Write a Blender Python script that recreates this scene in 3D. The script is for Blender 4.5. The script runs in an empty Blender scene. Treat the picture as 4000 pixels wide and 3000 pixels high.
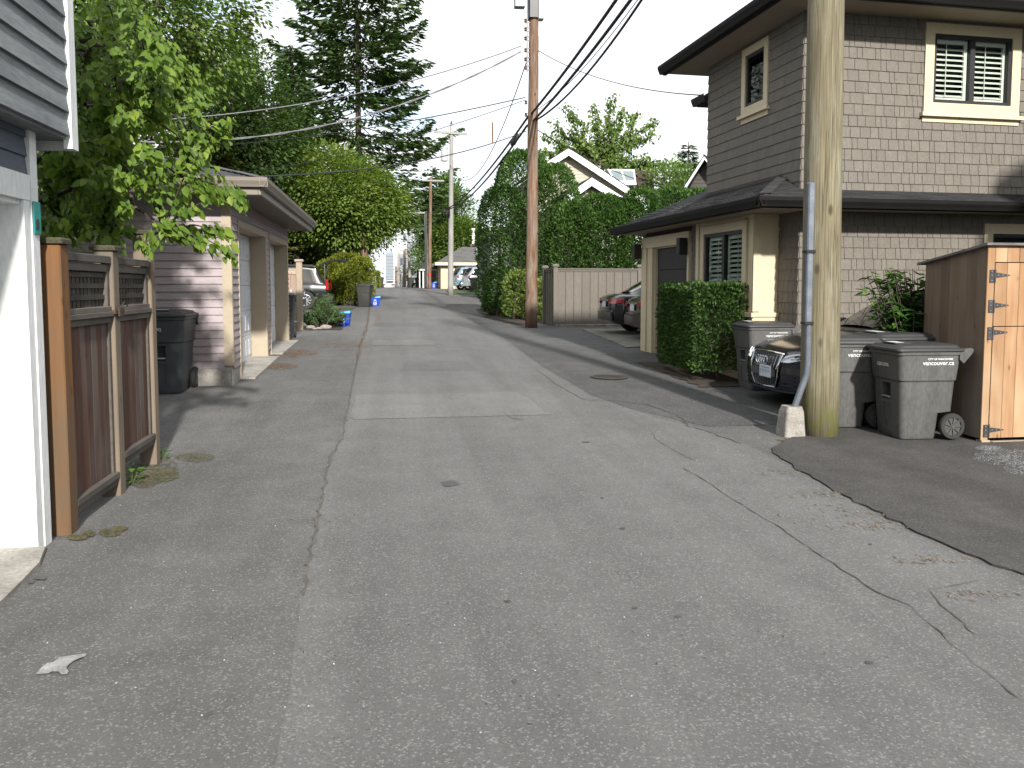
import bpy, bmesh, math, random
import numpy as np
from mathutils import Vector, Matrix
random.seed(7); RNG=np.random.default_rng(7)
PI=math.pi; R=math.radians
scn=bpy.context.scene; COL=scn.collection
# ---------------------------------------------------------------- camera
FPX=3200.0; PPY=1348.0; PITCH=R(4.07); YAW=math.atan(485/3200.0); EYE=1.65
cp,sp=math.cos(PITCH),math.sin(PITCH); cy,sy=math.cos(YAW),math.sin(YAW)
cam=bpy.data.cameras.new('camera'); cam_o=bpy.data.objects.new('camera',cam); COL.objects.link(cam_o)
cam.sensor_fit='HORIZONTAL'; cam.sensor_width=36.0; cam.lens=36.0*FPX/4000.0
cam.shift_y=(PPY-1500.0)/4000.0; cam.clip_start=0.05; cam.clip_end=3000
cam_o.location=(0,0,EYE); cam_o.rotation_euler=(PI/2-PITCH,0,-YAW)
scn.camera=cam_o
# survey helpers: the sight line through a point of the photograph (4000 x 3000) meets the ground or a wall plane
def ray(u,v):
    a=(u-2000)/FPX; b=-(v-PPY)/FPX
    f=cp+b*sp; z=-sp+b*cp
    return (f*sy+a*cy, f*cy-a*sy, z)
def onX(u,v,X):
    d=ray(u,v); t=X/d[0]; return Vector((X,d[1]*t,EYE+d[2]*t))
def onY(u,v,Y):
    d=ray(u,v); t=Y/d[1]; return Vector((d[0]*t,Y,EYE+d[2]*t))
ZP=[(-40,0),(7,0),(9,.05),(12,.2),(16,.33),(19,.40),(25,.52),(33,.70),(40,.86),(50,1.12),(60,1.38),(70,1.54),(80,1.60),(90,1.50),(120,.6),(200,-2),(700,-8),(3000,-8)]
def _lin(y):
    for (a,b),(c,d) in zip(ZP,ZP[1:]):
        if y<=c: return b+(d-b)*(y-a)/(c-a)
    return ZP[-1][1]
YB=[-60]+list(range(0,101))+[110,120,140,170,200,300,500,700,1500]
ZB=[(_lin(y-1)+2*_lin(y)+_lin(y+1))/4 if y>0 else 0.0 for y in YB]
import bisect
def gz(y):
    i=min(max(bisect.bisect_right(YB,y)-1,0),len(YB)-2); return ZB[i]+(ZB[i+1]-ZB[i])*(y-YB[i])/(YB[i+1]-YB[i])
def G(u,v):
    d=ray(u,v)
    for i in range(len(YB)-1):
        k=(ZB[i+1]-ZB[i])/(YB[i+1]-YB[i]); den=d[2]-k*d[1]
        if abs(den)<1e-9: continue
        t=(ZB[i]-k*YB[i]-EYE)/den
        if t>0 and YB[i]-1e-6<=d[1]*t<=YB[i+1]+1e-6: return Vector((d[0]*t,d[1]*t,gz(d[1]*t)))
    return Vector((d[0]*900,d[1]*900,gz(d[1]*900)))
# ---------------------------------------------------------------- materials
def new_mat(name):
    m=bpy.data.materials.new(name); m.use_nodes=True
    nt=m.node_tree; nt.nodes.clear()
    out=nt.nodes.new('ShaderNodeOutputMaterial'); b=nt.nodes.new('ShaderNodeBsdfPrincipled')
    nt.links.new(b.outputs[0],out.inputs[0]); return m,nt,b,out
def N(nt,t,**k):
    n=nt.nodes.new(t)
    for a,b in k.items(): setattr(n,a,b)
    return n
def c4(c): return (c[0],c[1],c[2],1)
def mixc(nt,fac,a,b,blend='MIX'):
    n=N(nt,'ShaderNodeMix',data_type='RGBA',blend_type=blend)
    for sock,val in ((n.inputs[0],fac),(n.inputs[6],a),(n.inputs[7],b)):
        if hasattr(val,'links') or hasattr(val,'is_linked'): nt.links.new(val,sock)
        elif isinstance(val,(tuple,list)): sock.default_value=c4(val)
        else: sock.default_value=val
    return n.outputs[2]
def ramp(nt,src,p0,p1):
    n=N(nt,'ShaderNodeMapRange'); n.inputs[1].default_value=p0; n.inputs[2].default_value=p1
    nt.links.new(src,n.inputs[0]); return n.outputs[0]
def coords(nt,scale=(1,1,1),island=0.0,world=False):
    tc=N(nt,'ShaderNodeTexCoord')
    if world:
        g=N(nt,'ShaderNodeNewGeometry'); src=g.outputs['Position']
    else: src=tc.outputs['Object']
    if island:
        g=N(nt,'ShaderNodeNewGeometry'); ad=N(nt,'ShaderNodeVectorMath',operation='ADD')
        ml=N(nt,'ShaderNodeMath',operation='MULTIPLY'); ml.inputs[1].default_value=island
        nt.links.new(g.outputs['Random Per Island'],ml.inputs[0]); nt.links.new(src,ad.inputs[0]); nt.links.new(ml.outputs[0],ad.inputs[1]); src=ad.outputs[0]
    mp=N(nt,'ShaderNodeMapping'); mp.inputs['Scale'].default_value=scale
    nt.links.new(src,mp.inputs[0]); return mp.outputs[0]
def noise(nt,vec,scale,detail=3,rough=.55):
    n=N(nt,'ShaderNodeTexNoise'); n.inputs['Scale'].default_value=scale; n.inputs['Detail'].default_value=detail; n.inputs['Roughness'].default_value=rough
    nt.links.new(vec,n.inputs['Vector']); return n.outputs['Fac']
def bump(nt,b,h,strength,dist=.01):
    n=N(nt,'ShaderNodeBump'); n.inputs['Strength'].default_value=strength; n.inputs['Distance'].default_value=dist
    nt.links.new(h,n.inputs['Height']); nt.links.new(n.outputs[0],b.inputs['Normal'])
def island_tint(nt,col,amt):
    g=N(nt,'ShaderNodeNewGeometry'); r=N(nt,'ShaderNodeMapRange'); r.inputs[3].default_value=1-amt; r.inputs[4].default_value=1+amt
    nt.links.new(g.outputs['Random Per Island'],r.inputs[0])
    return mixc(nt,1.0,col,r.outputs[0],'MULTIPLY')
MC={}
def mat(name,c1,c2=None,scale=3,stretch=(1,1,1),rough=.7,metal=0,island=0.0,ioff=0.0,bmp=0,fine=0,spec=.4,lo=.35,hi=.65):
    """painted / weathered surface: two tones mixed by noise, a fine grain, a tint for every separate board"""
    if name in MC: return MC[name]
    m,nt,b,out=new_mat(name); MC[name]=m
    c2=c2 or tuple(x*.85 for x in c1)
    v=coords(nt,stretch,ioff); n=noise(nt,v,scale,4)
    col=mixc(nt,ramp(nt,n,lo,hi),c1,c2)
    if fine:
        f=noise(nt,v,scale*9,2); col=mixc(nt,fine,col,mixc(nt,1.0,col,ramp(nt,f,.2,.8),'MULTIPLY'))
    if island: col=island_tint(nt,col,island)
    nt.links.new(col,b.inputs['Base Color']); b.inputs['Roughness'].default_value=rough; b.inputs['Metallic'].default_value=metal
    b.inputs['Specular IOR Level'].default_value=spec
    if bmp: bump(nt,b,noise(nt,v,scale*6,3),bmp)
    return m
def foliage(name,c1,c2,c3,trans=.3):
    if name in MC: return MC[name]
    m,nt,b,out=new_mat(name); MC[name]=m
    g=N(nt,'ShaderNodeNewGeometry')
    cr=N(nt,'ShaderNodeValToRGB'); e=cr.color_ramp.elements
    e[0].position=0; e[0].color=c4(c1); e[1].position=1; e[1].color=c4(c3)
    x=e.new(.55); x.color=c4(c2)
    v=coords(nt); n=noise(nt,v,1.1,2)
    ad=N(nt,'ShaderNodeMath',operation='MULTIPLY_ADD'); ad.inputs[1].default_value=.55; nt.links.new(g.outputs['Random Per Island'],ad.inputs[0])
    rr=N(nt,'ShaderNodeMapRange'); rr.inputs[1].default_value=.3; rr.inputs[2].default_value=.7; rr.inputs[3].default_value=0; rr.inputs[4].default_value=.45
    nt.links.new(n,rr.inputs[0]); nt.links.new(rr.outputs[0],ad.inputs[2]); nt.links.new(ad.outputs[0],cr.inputs[0])
    nt.links.new(cr.outputs[0],b.inputs['Base Color']); b.inputs['Roughness'].default_value=.5; b.inputs['Specular IOR Level'].default_value=.3
    t=N(nt,'ShaderNodeBsdfTranslucent'); tint=mixc(nt,1.0,cr.outputs[0],(1.3,1.35,.6),'MULTIPLY'); nt.links.new(tint,t.inputs[0])
    mx=N(nt,'ShaderNodeMixShader'); mx.inputs[0].default_value=trans
    nt.links.new(b.outputs[0],mx.inputs[1]); nt.links.new(t.outputs[0],mx.inputs[2]); nt.links.new(mx.outputs[0],out.inputs[0])
    return m
def glass(name,tint=(.6,.65,.66),rough=.02,mult=1.6):
    if name in MC: return MC[name]
    m,nt,b,out=new_mat(name); MC[name]=m
    nt.nodes.remove(b)
    t=N(nt,'ShaderNodeBsdfTransparent'); t.inputs[0].default_value=c4(tint)
    g=N(nt,'ShaderNodeBsdfGlossy'); g.inputs['Roughness'].default_value=rough
    f=N(nt,'ShaderNodeFresnel'); f.inputs[0].default_value=mult
    mx=N(nt,'ShaderNodeMixShader'); nt.links.new(f.outputs[0],mx.inputs[0]); nt.links.new(t.outputs[0],mx.inputs[1]); nt.links.new(g.outputs[0],mx.inputs[2]); nt.links.new(mx.outputs[0],out.inputs[0])
    return m
def paint(name,c,rough=.25,metal=0.0,coat=.8):
    if name in MC: return MC[name]
    m,nt,b,out=new_mat(name); MC[name]=m
    v=coords(nt); n=noise(nt,v,4,3)
    nt.links.new(mixc(nt,n,c,tuple(x*.8+.004 for x in c)),b.inputs['Base Color']); b.inputs['Roughness'].default_value=rough; b.inputs['Metallic'].default_value=metal
    b.inputs['Coat Weight'].default_value=coat; b.inputs['Coat Roughness'].default_value=.06
    return m
def asphalt(name,base,tint2,speck=.5,wear=.35,dark=.6):
    if name in MC: return MC[name]
    m,nt,b,out=new_mat(name); MC[name]=m
    v=coords(nt,world=True)
    big=noise(nt,v,.35,4); mid=noise(nt,v,2.2,5,.65)
    col=mixc(nt,ramp(nt,big,.35,.68),base,tint2)
    col=mixc(nt,wear,col,mixc(nt,1.0,col,ramp(nt,mid,.15,.75),'MULTIPLY'))
    mpx=N(nt,'ShaderNodeMapping'); mpx.inputs['Scale'].default_value=(1.5,.10,1); nt.links.new(v,mpx.inputs[0]); sn=noise(nt,mpx.outputs[0],1.1,4,.6); col=mixc(nt,.45,col,mixc(nt,1.0,col,ramp(nt,sn,.05,.62),'MULTIPLY'))
    st=noise(nt,v,.9,6,.7); stn=N(nt,'ShaderNodeMapRange'); stn.inputs[1].default_value=.58; stn.inputs[2].default_value=.72; stn.inputs[4].default_value=.30; nt.links.new(st,stn.inputs[0]); col=mixc(nt,stn.outputs[0],col,tuple(x*.55 for x in base))
    vo=N(nt,'ShaderNodeTexVoronoi'); vo.inputs['Scale'].default_value=120; nt.links.new(v,vo.inputs['Vector'])
    vc=N(nt,'ShaderNodeSeparateColor'); nt.links.new(vo.outputs['Color'],vc.inputs[0])
    light=N(nt,'ShaderNodeMapRange'); light.inputs[1].default_value=.80; light.inputs[2].default_value=1.0; light.inputs[4].default_value=speck; nt.links.new(vc.outputs[0],light.inputs[0])
    dk=N(nt,'ShaderNodeMapRange'); dk.inputs[1].default_value=.78; dk.inputs[2].default_value=1.0; dk.inputs[4].default_value=dark; nt.links.new(vc.outputs[1],dk.inputs[0])
    edge=N(nt,'ShaderNodeMapRange'); edge.inputs[1].default_value=.0; edge.inputs[2].default_value=.012; edge.inputs[3].default_value=1; edge.inputs[4].default_value=0; nt.links.new(vo.outputs['Distance'],edge.inputs[0])
    fine=noise(nt,v,240,2)
    col=mixc(nt,dk.outputs[0],col,tuple(x*.35 for x in base))
    col=mixc(nt,light.outputs[0],col,tuple(min(1,x*2.6+.05) for x in base))
    col=mixc(nt,.45,col,mixc(nt,1.0,col,ramp(nt,fine,.1,.7),'MULTIPLY'))
    nt.links.new(col,b.inputs['Base Color']); b.inputs['Roughness'].default_value=.88; b.inputs['Specular IOR Level'].default_value=.25
    h=N(nt,'ShaderNodeMath',operation='ADD'); nt.links.new(fine,h.inputs[0]); nt.links.new(vc.outputs[0],h.inputs[1])
    bump(nt,b,h.outputs[0],.35,.004)
    return m
def wood(name,c1,c2,c3,grain='z',island=.18,rough=.75,knots=True,scale=1.0):
    if name in MC: return MC[name]
    m,nt,b,out=new_mat(name); MC[name]=m
    st={'z':(14,14,.9),'x':(.9,14,14),'y':(14,.9,14)}[grain]
    v=coords(nt,tuple(s*scale for s in st),7.3); n=noise(nt,v,1.3,5,.6); n2=noise(nt,coords(nt,(1.3*scale,1.3*scale,.5*scale),3.1),1.5,3)
    col=mixc(nt,ramp(nt,n,.3,.7),c1,c2); col=mixc(nt,ramp(nt,n2,.45,.72),col,c3)
    if knots:
        vo=N(nt,'ShaderNodeTexVoronoi'); vo.inputs['Scale'].default_value=1.0; nt.links.new(coords(nt,(7*scale,7*scale,3.2*scale),11.7),vo.inputs['Vector'])
        k=N(nt,'ShaderNodeMapRange'); k.inputs[1].default_value=.05; k.inputs[2].default_value=.13; k.inputs[3].default_value=.75; k.inputs[4].default_value=0; nt.links.new(vo.outputs['Distance'],k.inputs[0])
        col=mixc(nt,k.outputs[0],col,tuple(x*.35 for x in c1))
    col=island_tint(nt,col,island)
    nt.links.new(col,b.inputs['Base Color']); b.inputs['Roughness'].default_value=rough; b.inputs['Specular IOR Level'].default_value=.25
    bump(nt,b,n,.25,.006); return m
def pole_wood(name,c1,c2,patch,amt=.5,crack=.8,moss=None):
    if name in MC: return MC[name]
    m,nt,b,out=new_mat(name); MC[name]=m
    n=noise(nt,coords(nt,(9,9,.55)),1.6,6,.62); col=mixc(nt,ramp(nt,n,.32,.68),c1,c2)
    p=noise(nt,coords(nt,(5,5,.8)),1.5,5,.65); col=mixc(nt,ramp(nt,p,.60-amt*.2,.66),col,patch)
    f=noise(nt,coords(nt,(60,60,1.2)),1.5,3,.6); col=mixc(nt,.85,col,mixc(nt,1.0,col,ramp(nt,f,.05,.65),'MULTIPLY'))
    ck=noise(nt,coords(nt,(16,16,.16)),1.7,2,.4); r=N(nt,'ShaderNodeMapRange'); r.inputs[1].default_value=.0; r.inputs[2].default_value=.012; r.inputs[3].default_value=crack; r.inputs[4].default_value=0
    a=N(nt,'ShaderNodeMath',operation='SUBTRACT'); a.inputs[1].default_value=.52; nt.links.new(ck,a.inputs[0]); ab=N(nt,'ShaderNodeMath',operation='ABSOLUTE'); nt.links.new(a.outputs[0],ab.inputs[0]); nt.links.new(ab.outputs[0],r.inputs[0])
    col=mixc(nt,r.outputs[0],col,tuple(x*.28 for x in c2))
    vo=N(nt,'ShaderNodeTexVoronoi'); vo.inputs['Scale'].default_value=1.0; nt.links.new(coords(nt,(3.4,3.4,1.5)),vo.inputs['Vector'])
    k=N(nt,'ShaderNodeMapRange'); k.inputs[1].default_value=.05; k.inputs[2].default_value=.12; k.inputs[3].default_value=.85; k.inputs[4].default_value=0; nt.links.new(vo.outputs['Distance'],k.inputs[0]); col=mixc(nt,k.outputs[0],col,tuple(x*.3 for x in c2))
    if moss:
        g=N(nt,'ShaderNodeSeparateXYZ'); nt.links.new(coords(nt),g.inputs[0]); mm=N(nt,'ShaderNodeMapRange'); mm.inputs[1].default_value=.05; mm.inputs[2].default_value=.55; mm.inputs[3].default_value=1.2; mm.inputs[4].default_value=0; nt.links.new(g.outputs[2],mm.inputs[0])
        mn=noise(nt,coords(nt,(4,4,3)),2,4); ml=N(nt,'ShaderNodeMath',operation='MULTIPLY'); nt.links.new(mm.outputs[0],ml.inputs[0]); nt.links.new(ramp(nt,mn,.42,.66),ml.inputs[1]); ml.use_clamp=True; col=mixc(nt,ml.outputs[0],col,moss)
    nt.links.new(col,b.inputs['Base Color']); b.inputs['Roughness'].default_value=.85; b.inputs['Specular IOR Level'].default_value=.2
    s=N(nt,'ShaderNodeMath',operation='SUBTRACT'); nt.links.new(f,s.inputs[0]); nt.links.new(r.outputs[0],s.inputs[1]); bump(nt,b,s.outputs[0],.6,.008); return m
# ---------------------------------------------------------------- mesh builder
class MB:
    def __init__(s): s.v=[]; s.f=[]; s.m=[]; s.cur=0
    def face(s,pts):
        i=len(s.v); s.v.extend([tuple(p) for p in pts]); s.f.append(tuple(range(i,i+len(pts)))); s.m.append(s.cur)
    def poly(s,vs,fs):
        i=len(s.v); s.v.extend([tuple(p) for p in vs])
        for f in fs: s.f.append(tuple(i+k for k in f)); s.m.append(s.cur)
    def hexa(s,p): # 8 pts: bottom 0-3 ccw, top 4-7
        s.poly(p,[(3,2,1,0),(4,5,6,7),(0,1,5,4),(1,2,6,5),(2,3,7,6),(3,0,4,7)])
    def box(s,x0,x1,y0,y1,z0,z1):
        s.hexa([(x0,y0,z0),(x1,y0,z0),(x1,y1,z0),(x0,y1,z0),(x0,y0,z1),(x1,y0,z1),(x1,y1,z1),(x0,y1,z1)])
    def bbox(s,x0,x1,y0,y1,z0,z1,b=.006):
        """box with chamfered vertical and top edges"""
        b=min(b,(x1-x0)*.4,(y1-y0)*.4,(z1-z0)*.4)
        def ring(d,z): return [(x0+d,y0+b,z),(x0+b,y0+d,z),(x1-b,y0+d,z),(x1-d,y0+b,z),(x1-d,y1-b,z),(x1-b,y1-d,z),(x0+b,y1-d,z),(x0+d,y1-b,z)]
        vs=ring(0,z0)+ring(0,z1-b)+ring(b,z1)
        fs=[tuple(range(7,-1,-1)),tuple(range(16,24))]
        for l in (0,8):
            for i in range(8): fs.append((l+i,l+(i+1)%8,l+8+(i+1)%8,l+8+i))
        s.poly(vs,fs)
    def bar(s,a,b,w,h,up=(0,0,1)):
        a=Vector(a); b=Vector(b); d=(b-a).normalized(); u=Vector(up)
        x=d.cross(u)
        if x.length<1e-4: x=d.cross(Vector((1,0,0)))
        x.normalize(); u=x.cross(d); x=x*w/2; u=u*h/2
        s.hexa([a-x-u,a+x-u,b+x-u,b-x-u,a-x+u,a+x+u,b+x+u,b-x+u])
    def tube(s,path,rad,n=8,cap=True):
        path=[Vector(p) for p in path]; k=len(path)
        if not hasattr(rad,'__len__'): rad=[rad]*k
        vs=[]; prev=None
        for i,p in enumerate(path):
            d=(path[min(i+1,k-1)]-path[max(i-1,0)]).normalized()
            if prev is None:
                x=d.orthogonal().normalized()
            else:
                x=prev-d*prev.dot(d)
                x=x.normalized() if x.length>1e-6 else d.orthogonal().normalized()
            prev=x; y=d.cross(x)
            for j in range(n):
                a=2*PI*j/n; vs.append(p+(x*math.cos(a)+y*math.sin(a))*rad[i])
        fs=[]
        for i in range(k-1):
            for j in range(n): fs.append((i*n+j,i*n+(j+1)%n,(i+1)*n+(j+1)%n,(i+1)*n+j))
        if cap: fs.append(tuple(range(n-1,-1,-1))); fs.append(tuple(range((k-1)*n,k*n)))
        s.poly(vs,fs)
    def cyl(s,a,b,r0,r1=None,n=12): s.tube([a,b],[r0,r0 if r1 is None else r1],n)
    def lathe(s,prof,c=(0,0,0),n=20,axis='z',cap=True):
        vs=[]
        for r,h in prof:
            for j in range(n):
                a=2*PI*j/n; q=(r*math.cos(a),r*math.sin(a),h)
                if axis=='y': q=(q[0],q[2],q[1])
                elif axis=='x': q=(q[2],q[0],q[1])
                vs.append((c[0]+q[0],c[1]+q[1],c[2]+q[2]))
        fs=[]
        for i in range(len(prof)-1):
            for j in range(n): fs.append((i*n+j,i*n+(j+1)%n,(i+1)*n+(j+1)%n,(i+1)*n+j))
        if cap: fs.append(tuple(range(n-1,-1,-1))); fs.append(tuple(range((len(prof)-1)*n,len(prof)*n)))
        else:
            k=(len(prof)-1)*n
            for j in range(n): fs.append((k+j,k+(j+1)%n,(j+1)%n,j))
        s.poly(vs,fs)
    def prism(s,pts,off):
        n=len(pts); off=Vector(off); a=[Vector(p) for p in pts]
        s.poly(a+[p+off for p in a],[tuple(range(n-1,-1,-1)),tuple(range(n,2*n))]+[(i,(i+1)%n,n+(i+1)%n,n+i) for i in range(n)])
    def build(s,name,mats,parent=None,smooth=False,loc=None,fixn=True):
        me=bpy.data.meshes.new(name); me.from_pydata([tuple(v) for v in s.v],[],s.f)
        if not isinstance(mats,(list,tuple)): mats=[mats]
        for m in mats: me.materials.append(m)
        if len(mats)>1: me.polygons.foreach_set('material_index',s.m)
        if fixn:
            bm=bmesh.new(); bm.from_mesh(me); bmesh.ops.recalc_face_normals(bm,faces=bm.faces); bm.to_mesh(me); bm.free()
        if smooth: me.polygons.foreach_set('use_smooth',[True]*len(me.polygons))
        me.update()
        if smooth is not True and smooth: 
            try: me.set_sharp_from_angle(angle=R(smooth))
            except Exception: pass
        o=bpy.data.objects.new(name,me); COL.objects.link(o)
        if parent: o.parent=parent
        if loc: o.location=loc
        return o
def tag(o,label=None,cat=None,group=None,kind=None):
    for k,v in (('label',label),('category',cat),('group',group),('kind',kind)):
        if v: o[k]=v
    return o
def thing(name,label,cat,loc=(0,0,0),rz=0,group=None):
    o=bpy.data.objects.new(name,None); COL.objects.link(o); o.empty_display_size=.1
    o.location=loc; o.rotation_euler=(0,0,rz); return tag(o,label,cat,group)
def structure(o): o['kind']='structure'; return o
def copy_thing(root,loc,rz,label,group=None):
    r=root.copy(); COL.objects.link(r); r.location=loc; r.rotation_euler=(0,0,rz); r['label']=label
    if group: r['group']=group
    for ch in list(root.children):
        c=ch.copy(); COL.objects.link(c); c.parent=r
        for g in list(ch.children):
            d=g.copy(); COL.objects.link(d); d.parent=c
    return r
def text_mesh(name,body,size,m,parent,M,extr=.0015,align='LEFT',bold=0.0):
    """lettering as a thin mesh; M places its x/y plane"""
    cu=bpy.data.curves.new(name,'FONT'); cu.body=body; cu.size=size; cu.extrude=extr; cu.align_x=align; cu.offset=bold; cu.resolution_u=3
    t=bpy.data.objects.new(name,cu); COL.objects.link(t)
    me=bpy.data.meshes.new_from_object(t.evaluated_get(bpy.context.evaluated_depsgraph_get()))
    bpy.data.objects.remove(t); bpy.data.curves.remove(cu)
    me.transform(M); me.materials.clear(); me.materials.append(m); me.name=name
    o=bpy.data.objects.new(name,me); COL.objects.link(o); o.parent=parent; return o
def frameM(o,x,y):
    x=Vector(x).normalized(); y=Vector(y).normalized(); z=x.cross(y)
    return Matrix(((x[0],y[0],z[0],o[0]),(x[1],y[1],z[1],o[1]),(x[2],y[2],z[2],o[2]),(0,0,0,1)))
# fast meshes of leaf-like faces
def np_mesh(name,V,F,m,parent=None,smooth=False):
    me=bpy.data.meshes.new(name); n=len(V); k=F.shape[1]
    me.vertices.add(n); me.vertices.foreach_set('co',np.ascontiguousarray(V,dtype=np.float32).ravel())
    me.loops.add(F.size); me.loops.foreach_set('vertex_index',np.ascontiguousarray(F,dtype=np.int32).ravel())
    me.polygons.add(len(F)); me.polygons.foreach_set('loop_start',np.arange(0,F.size,k,dtype=np.int32))
    me.polygons.foreach_set('loop_total',np.full(len(F),k,dtype=np.int32))
    me.materials.append(m); me.update(calc_edges=True); me.validate()
    o=bpy.data.objects.new(name,me); COL.objects.link(o)
    if parent: o.parent=parent
    return o
def unit(a): return a/np.maximum(np.linalg.norm(a,axis=1,keepdims=True),1e-9)
def leaf_arrays(P,D,NN,L,W,fold=.12,full=False):
    P=np.asarray(P,float); n=len(P); D=unit(np.asarray(D,float)); S=unit(np.cross(D,NN)); U=np.cross(S,D)
    L=np.broadcast_to(np.asarray(L,float),(n,))[:,None]; W=np.broadcast_to(np.asarray(W,float),(n,))[:,None]
    if not full:
        V=np.stack([P,P+D*L*.5+S*W*.5+U*W*fold,P+D*L,P+D*L*.5-S*W*.5+U*W*fold],1).reshape(-1,3)
        F=np.arange(n*4).reshape(n,4)
    else:
        V=np.stack([P,P+D*L*.3+S*W*.46+U*W*fold,P+D*L*.65+S*W*.4+U*W*fold*.6-U*L*.03,P+D*L-U*L*.1,P+D*L*.65-S*W*.4+U*W*fold*.6-U*L*.03,P+D*L*.3-S*W*.46+U*W*fold],1).reshape(-1,3)
        b=np.arange(n)[:,None]*6
        F=np.concatenate([b+np.array([[0,1,2,3]]),b+np.array([[0,3,4,5]])],0)
    return V,F
def rand_dirs(n,rng=RNG):
    return unit(rng.normal(size=(n,3)))
# ---------------------------------------------------------------- sky and sun
SUN_EL=R(29); SUN_AZ=R(8)      # low late sun behind the viewer, a little to the right
w=bpy.data.worlds.new('World'); scn.world=w; w.use_nodes=True; nt=w.node_tree; nt.nodes.clear()
out=N(nt,'ShaderNodeOutputWorld'); bg1=N(nt,'ShaderNodeBackground'); bg2=N(nt,'ShaderNodeBackground'); mx=N(nt,'ShaderNodeMixShader')
sky=N(nt,'ShaderNodeTexSky'); sky.sky_type='NISHITA'; sky.sun_disc=False; sky.sun_elevation=SUN_EL; sky.sun_rotation=PI-SUN_AZ; sky.air_density=1.0; sky.dust_density=2.5; sky.ozone_density=1.5
nt.links.new(sky.outputs[0],bg1.inputs[0]); bg1.inputs[1].default_value=.10
tc=N(nt,'ShaderNodeTexCoord'); mp=N(nt,'ShaderNodeMapping'); mp.inputs['Scale'].default_value=(1.2,1.2,2.6); mp.inputs['Location'].default_value=(.3,.1,.45)
nt.links.new(tc.outputs['Generated'],mp.inputs[0])
n1=noise(nt,mp.outputs[0],2.1,6,.55)
cl=N(nt,'ShaderNodeMapRange'); cl.inputs[1].default_value=.27; cl.inputs[2].default_value=.47; cl.interpolation_type='SMOOTHSTEP'; nt.links.new(n1,cl.inputs[0])
n2=noise(nt,mp.outputs[0],5,4,.6)
nt.links.new(mixc(nt,ramp(nt,n2,.3,.7),(.90,.95,1.0),(1,1,1)),bg2.inputs[0]); bg2.inputs[1].default_value=.56
nt.links.new(cl.outputs[0],mx.inputs[0]); nt.links.new(bg1.outputs[0],mx.inputs[1]); nt.links.new(bg2.outputs[0],mx.inputs[2]); nt.links.new(mx.outputs[0],out.inputs[0])
sl=bpy.data.lights.new('sun','SUN'); sl.energy=3.2; sl.angle=R(2.2); sl.color=(1,.96,.90)
so=bpy.data.objects.new('sun',sl); COL.objects.link(so); so.location=(0,-20,30)
sd=Vector((math.sin(SUN_AZ)*math.cos(SUN_EL),-math.cos(SUN_AZ)*math.cos(SUN_EL),math.sin(SUN_EL)))
so.rotation_euler=sd.to_track_quat('Z','Y').to_euler()
vs=scn.view_settings; vs.view_transform='Standard'; vs.look='None'; vs.exposure=1.32; vs.gamma=1
scn.cycles.max_bounces=6; scn.cycles.transparent_max_bounces=10; scn.cycles.use_denoising=True
scn.cycles.sample_clamp_indirect=6; scn.cycles.caustics_reflective=False; scn.cycles.caustics_refractive=False
# ---------------------------------------------------------------- ground
A_LANE=asphalt('lane asphalt',(.172,.171,.168),(.152,.151,.149),.30,.26,.42)
A_SIDE=asphalt('old side asphalt',(.164,.161,.156),(.132,.129,.124),.32,.40,.42)
A_NEW=asphalt('dark asphalt',(.100,.096,.093),(.076,.072,.069),.25,.55,.5)
A_PATCH=asphalt('patch asphalt',(.205,.205,.20),(.18,.178,.172),.25,.30,.4)
A_GREY=asphalt('grey asphalt',(.125,.124,.123),(.100,.099,.098),.35,.5,.5)
CONC=mat('concrete',(.42,.40,.36),(.30,.28,.25),4,rough=.85,fine=.5,bmp=.2)
CONC_D=mat('mossy concrete',(.26,.255,.22),(.13,.125,.10),5,rough=.9,fine=.6,bmp=.3)
SOIL=mat('soil',(.075,.055,.040),(.035,.026,.020),6,rough=.95,fine=.7,bmp=.8)
GRASS=mat('grass ground',(.07,.11,.03),(.045,.075,.02),5,rough=.95,fine=.6,bmp=.8)
def ysamp(y0,y1,step=1.0):
    s={round(y0,4),round(y1,4)}|{float(k) for k in YB if y0<k<y1}
    y=y0
    if step<1:
        while y<y1: s.add(round(y,4)); y+=step
    return sorted(s)
def sheet(name,pts,dz,m,jit=0.0,step=1.0,skirt=0.0):
    """ground sheet: pts = [(y, x left, x right)]; follows the slope of the ground"""
    ys=ysamp(pts[0][0],pts[-1][0],step); Y=[p[0] for p in pts]; mb=MB(); rng=random.Random(len(name)*31+int(pts[0][0]*7)); row=[]
    for y in ys:
        a=float(np.interp(y,Y,[p[1] for p in pts]))+rng.uniform(-jit,jit); b=float(np.interp(y,Y,[p[2] for p in pts]))+rng.uniform(-jit,jit); row.append((a,b,y))
    for (a,b,y),(c,d,y2) in zip(row,row[1:]):
        z,z2=gz(y)+dz,gz(y2)+dz
        mb.face([(a,y,z),(b,y,z),(d,y2,z2),(c,y2,z2)])
        if skirt:
            mb.face([(a,y,z-skirt),(a,y,z),(c,y2,z2),(c,y2,z2-skirt)]); mb.face([(b,y,z),(b,y,z-skirt),(d,y2,z2-skirt),(d,y2,z2)])
    if skirt:
        for (a,b,y) in (row[0],row[-1]): mb.face([(a,y,gz(y)+dz-skirt),(b,y,gz(y)+dz-skirt),(b,y,gz(y)+dz),(a,y,gz(y)+dz)])
    return structure(mb.build(name,m,fixn=bool(skirt)))
mb=MB()
for y,y2 in zip(YB,YB[1:]):
    for xa,xb in ((-500,-30),(-30,-3.2),(-3.2,7),(7,40),(40,500)):
        mb.cur=0 if (xa>=-4 and xb<=8) else 1
        mb.face([(xa,y,gz(y)),(xb,y,gz(y)),(xb,y2,gz(y2)),(xa,y2,gz(y2))])
structure(mb.build('ground',[A_SIDE,GRASS],fixn=False))
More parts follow.
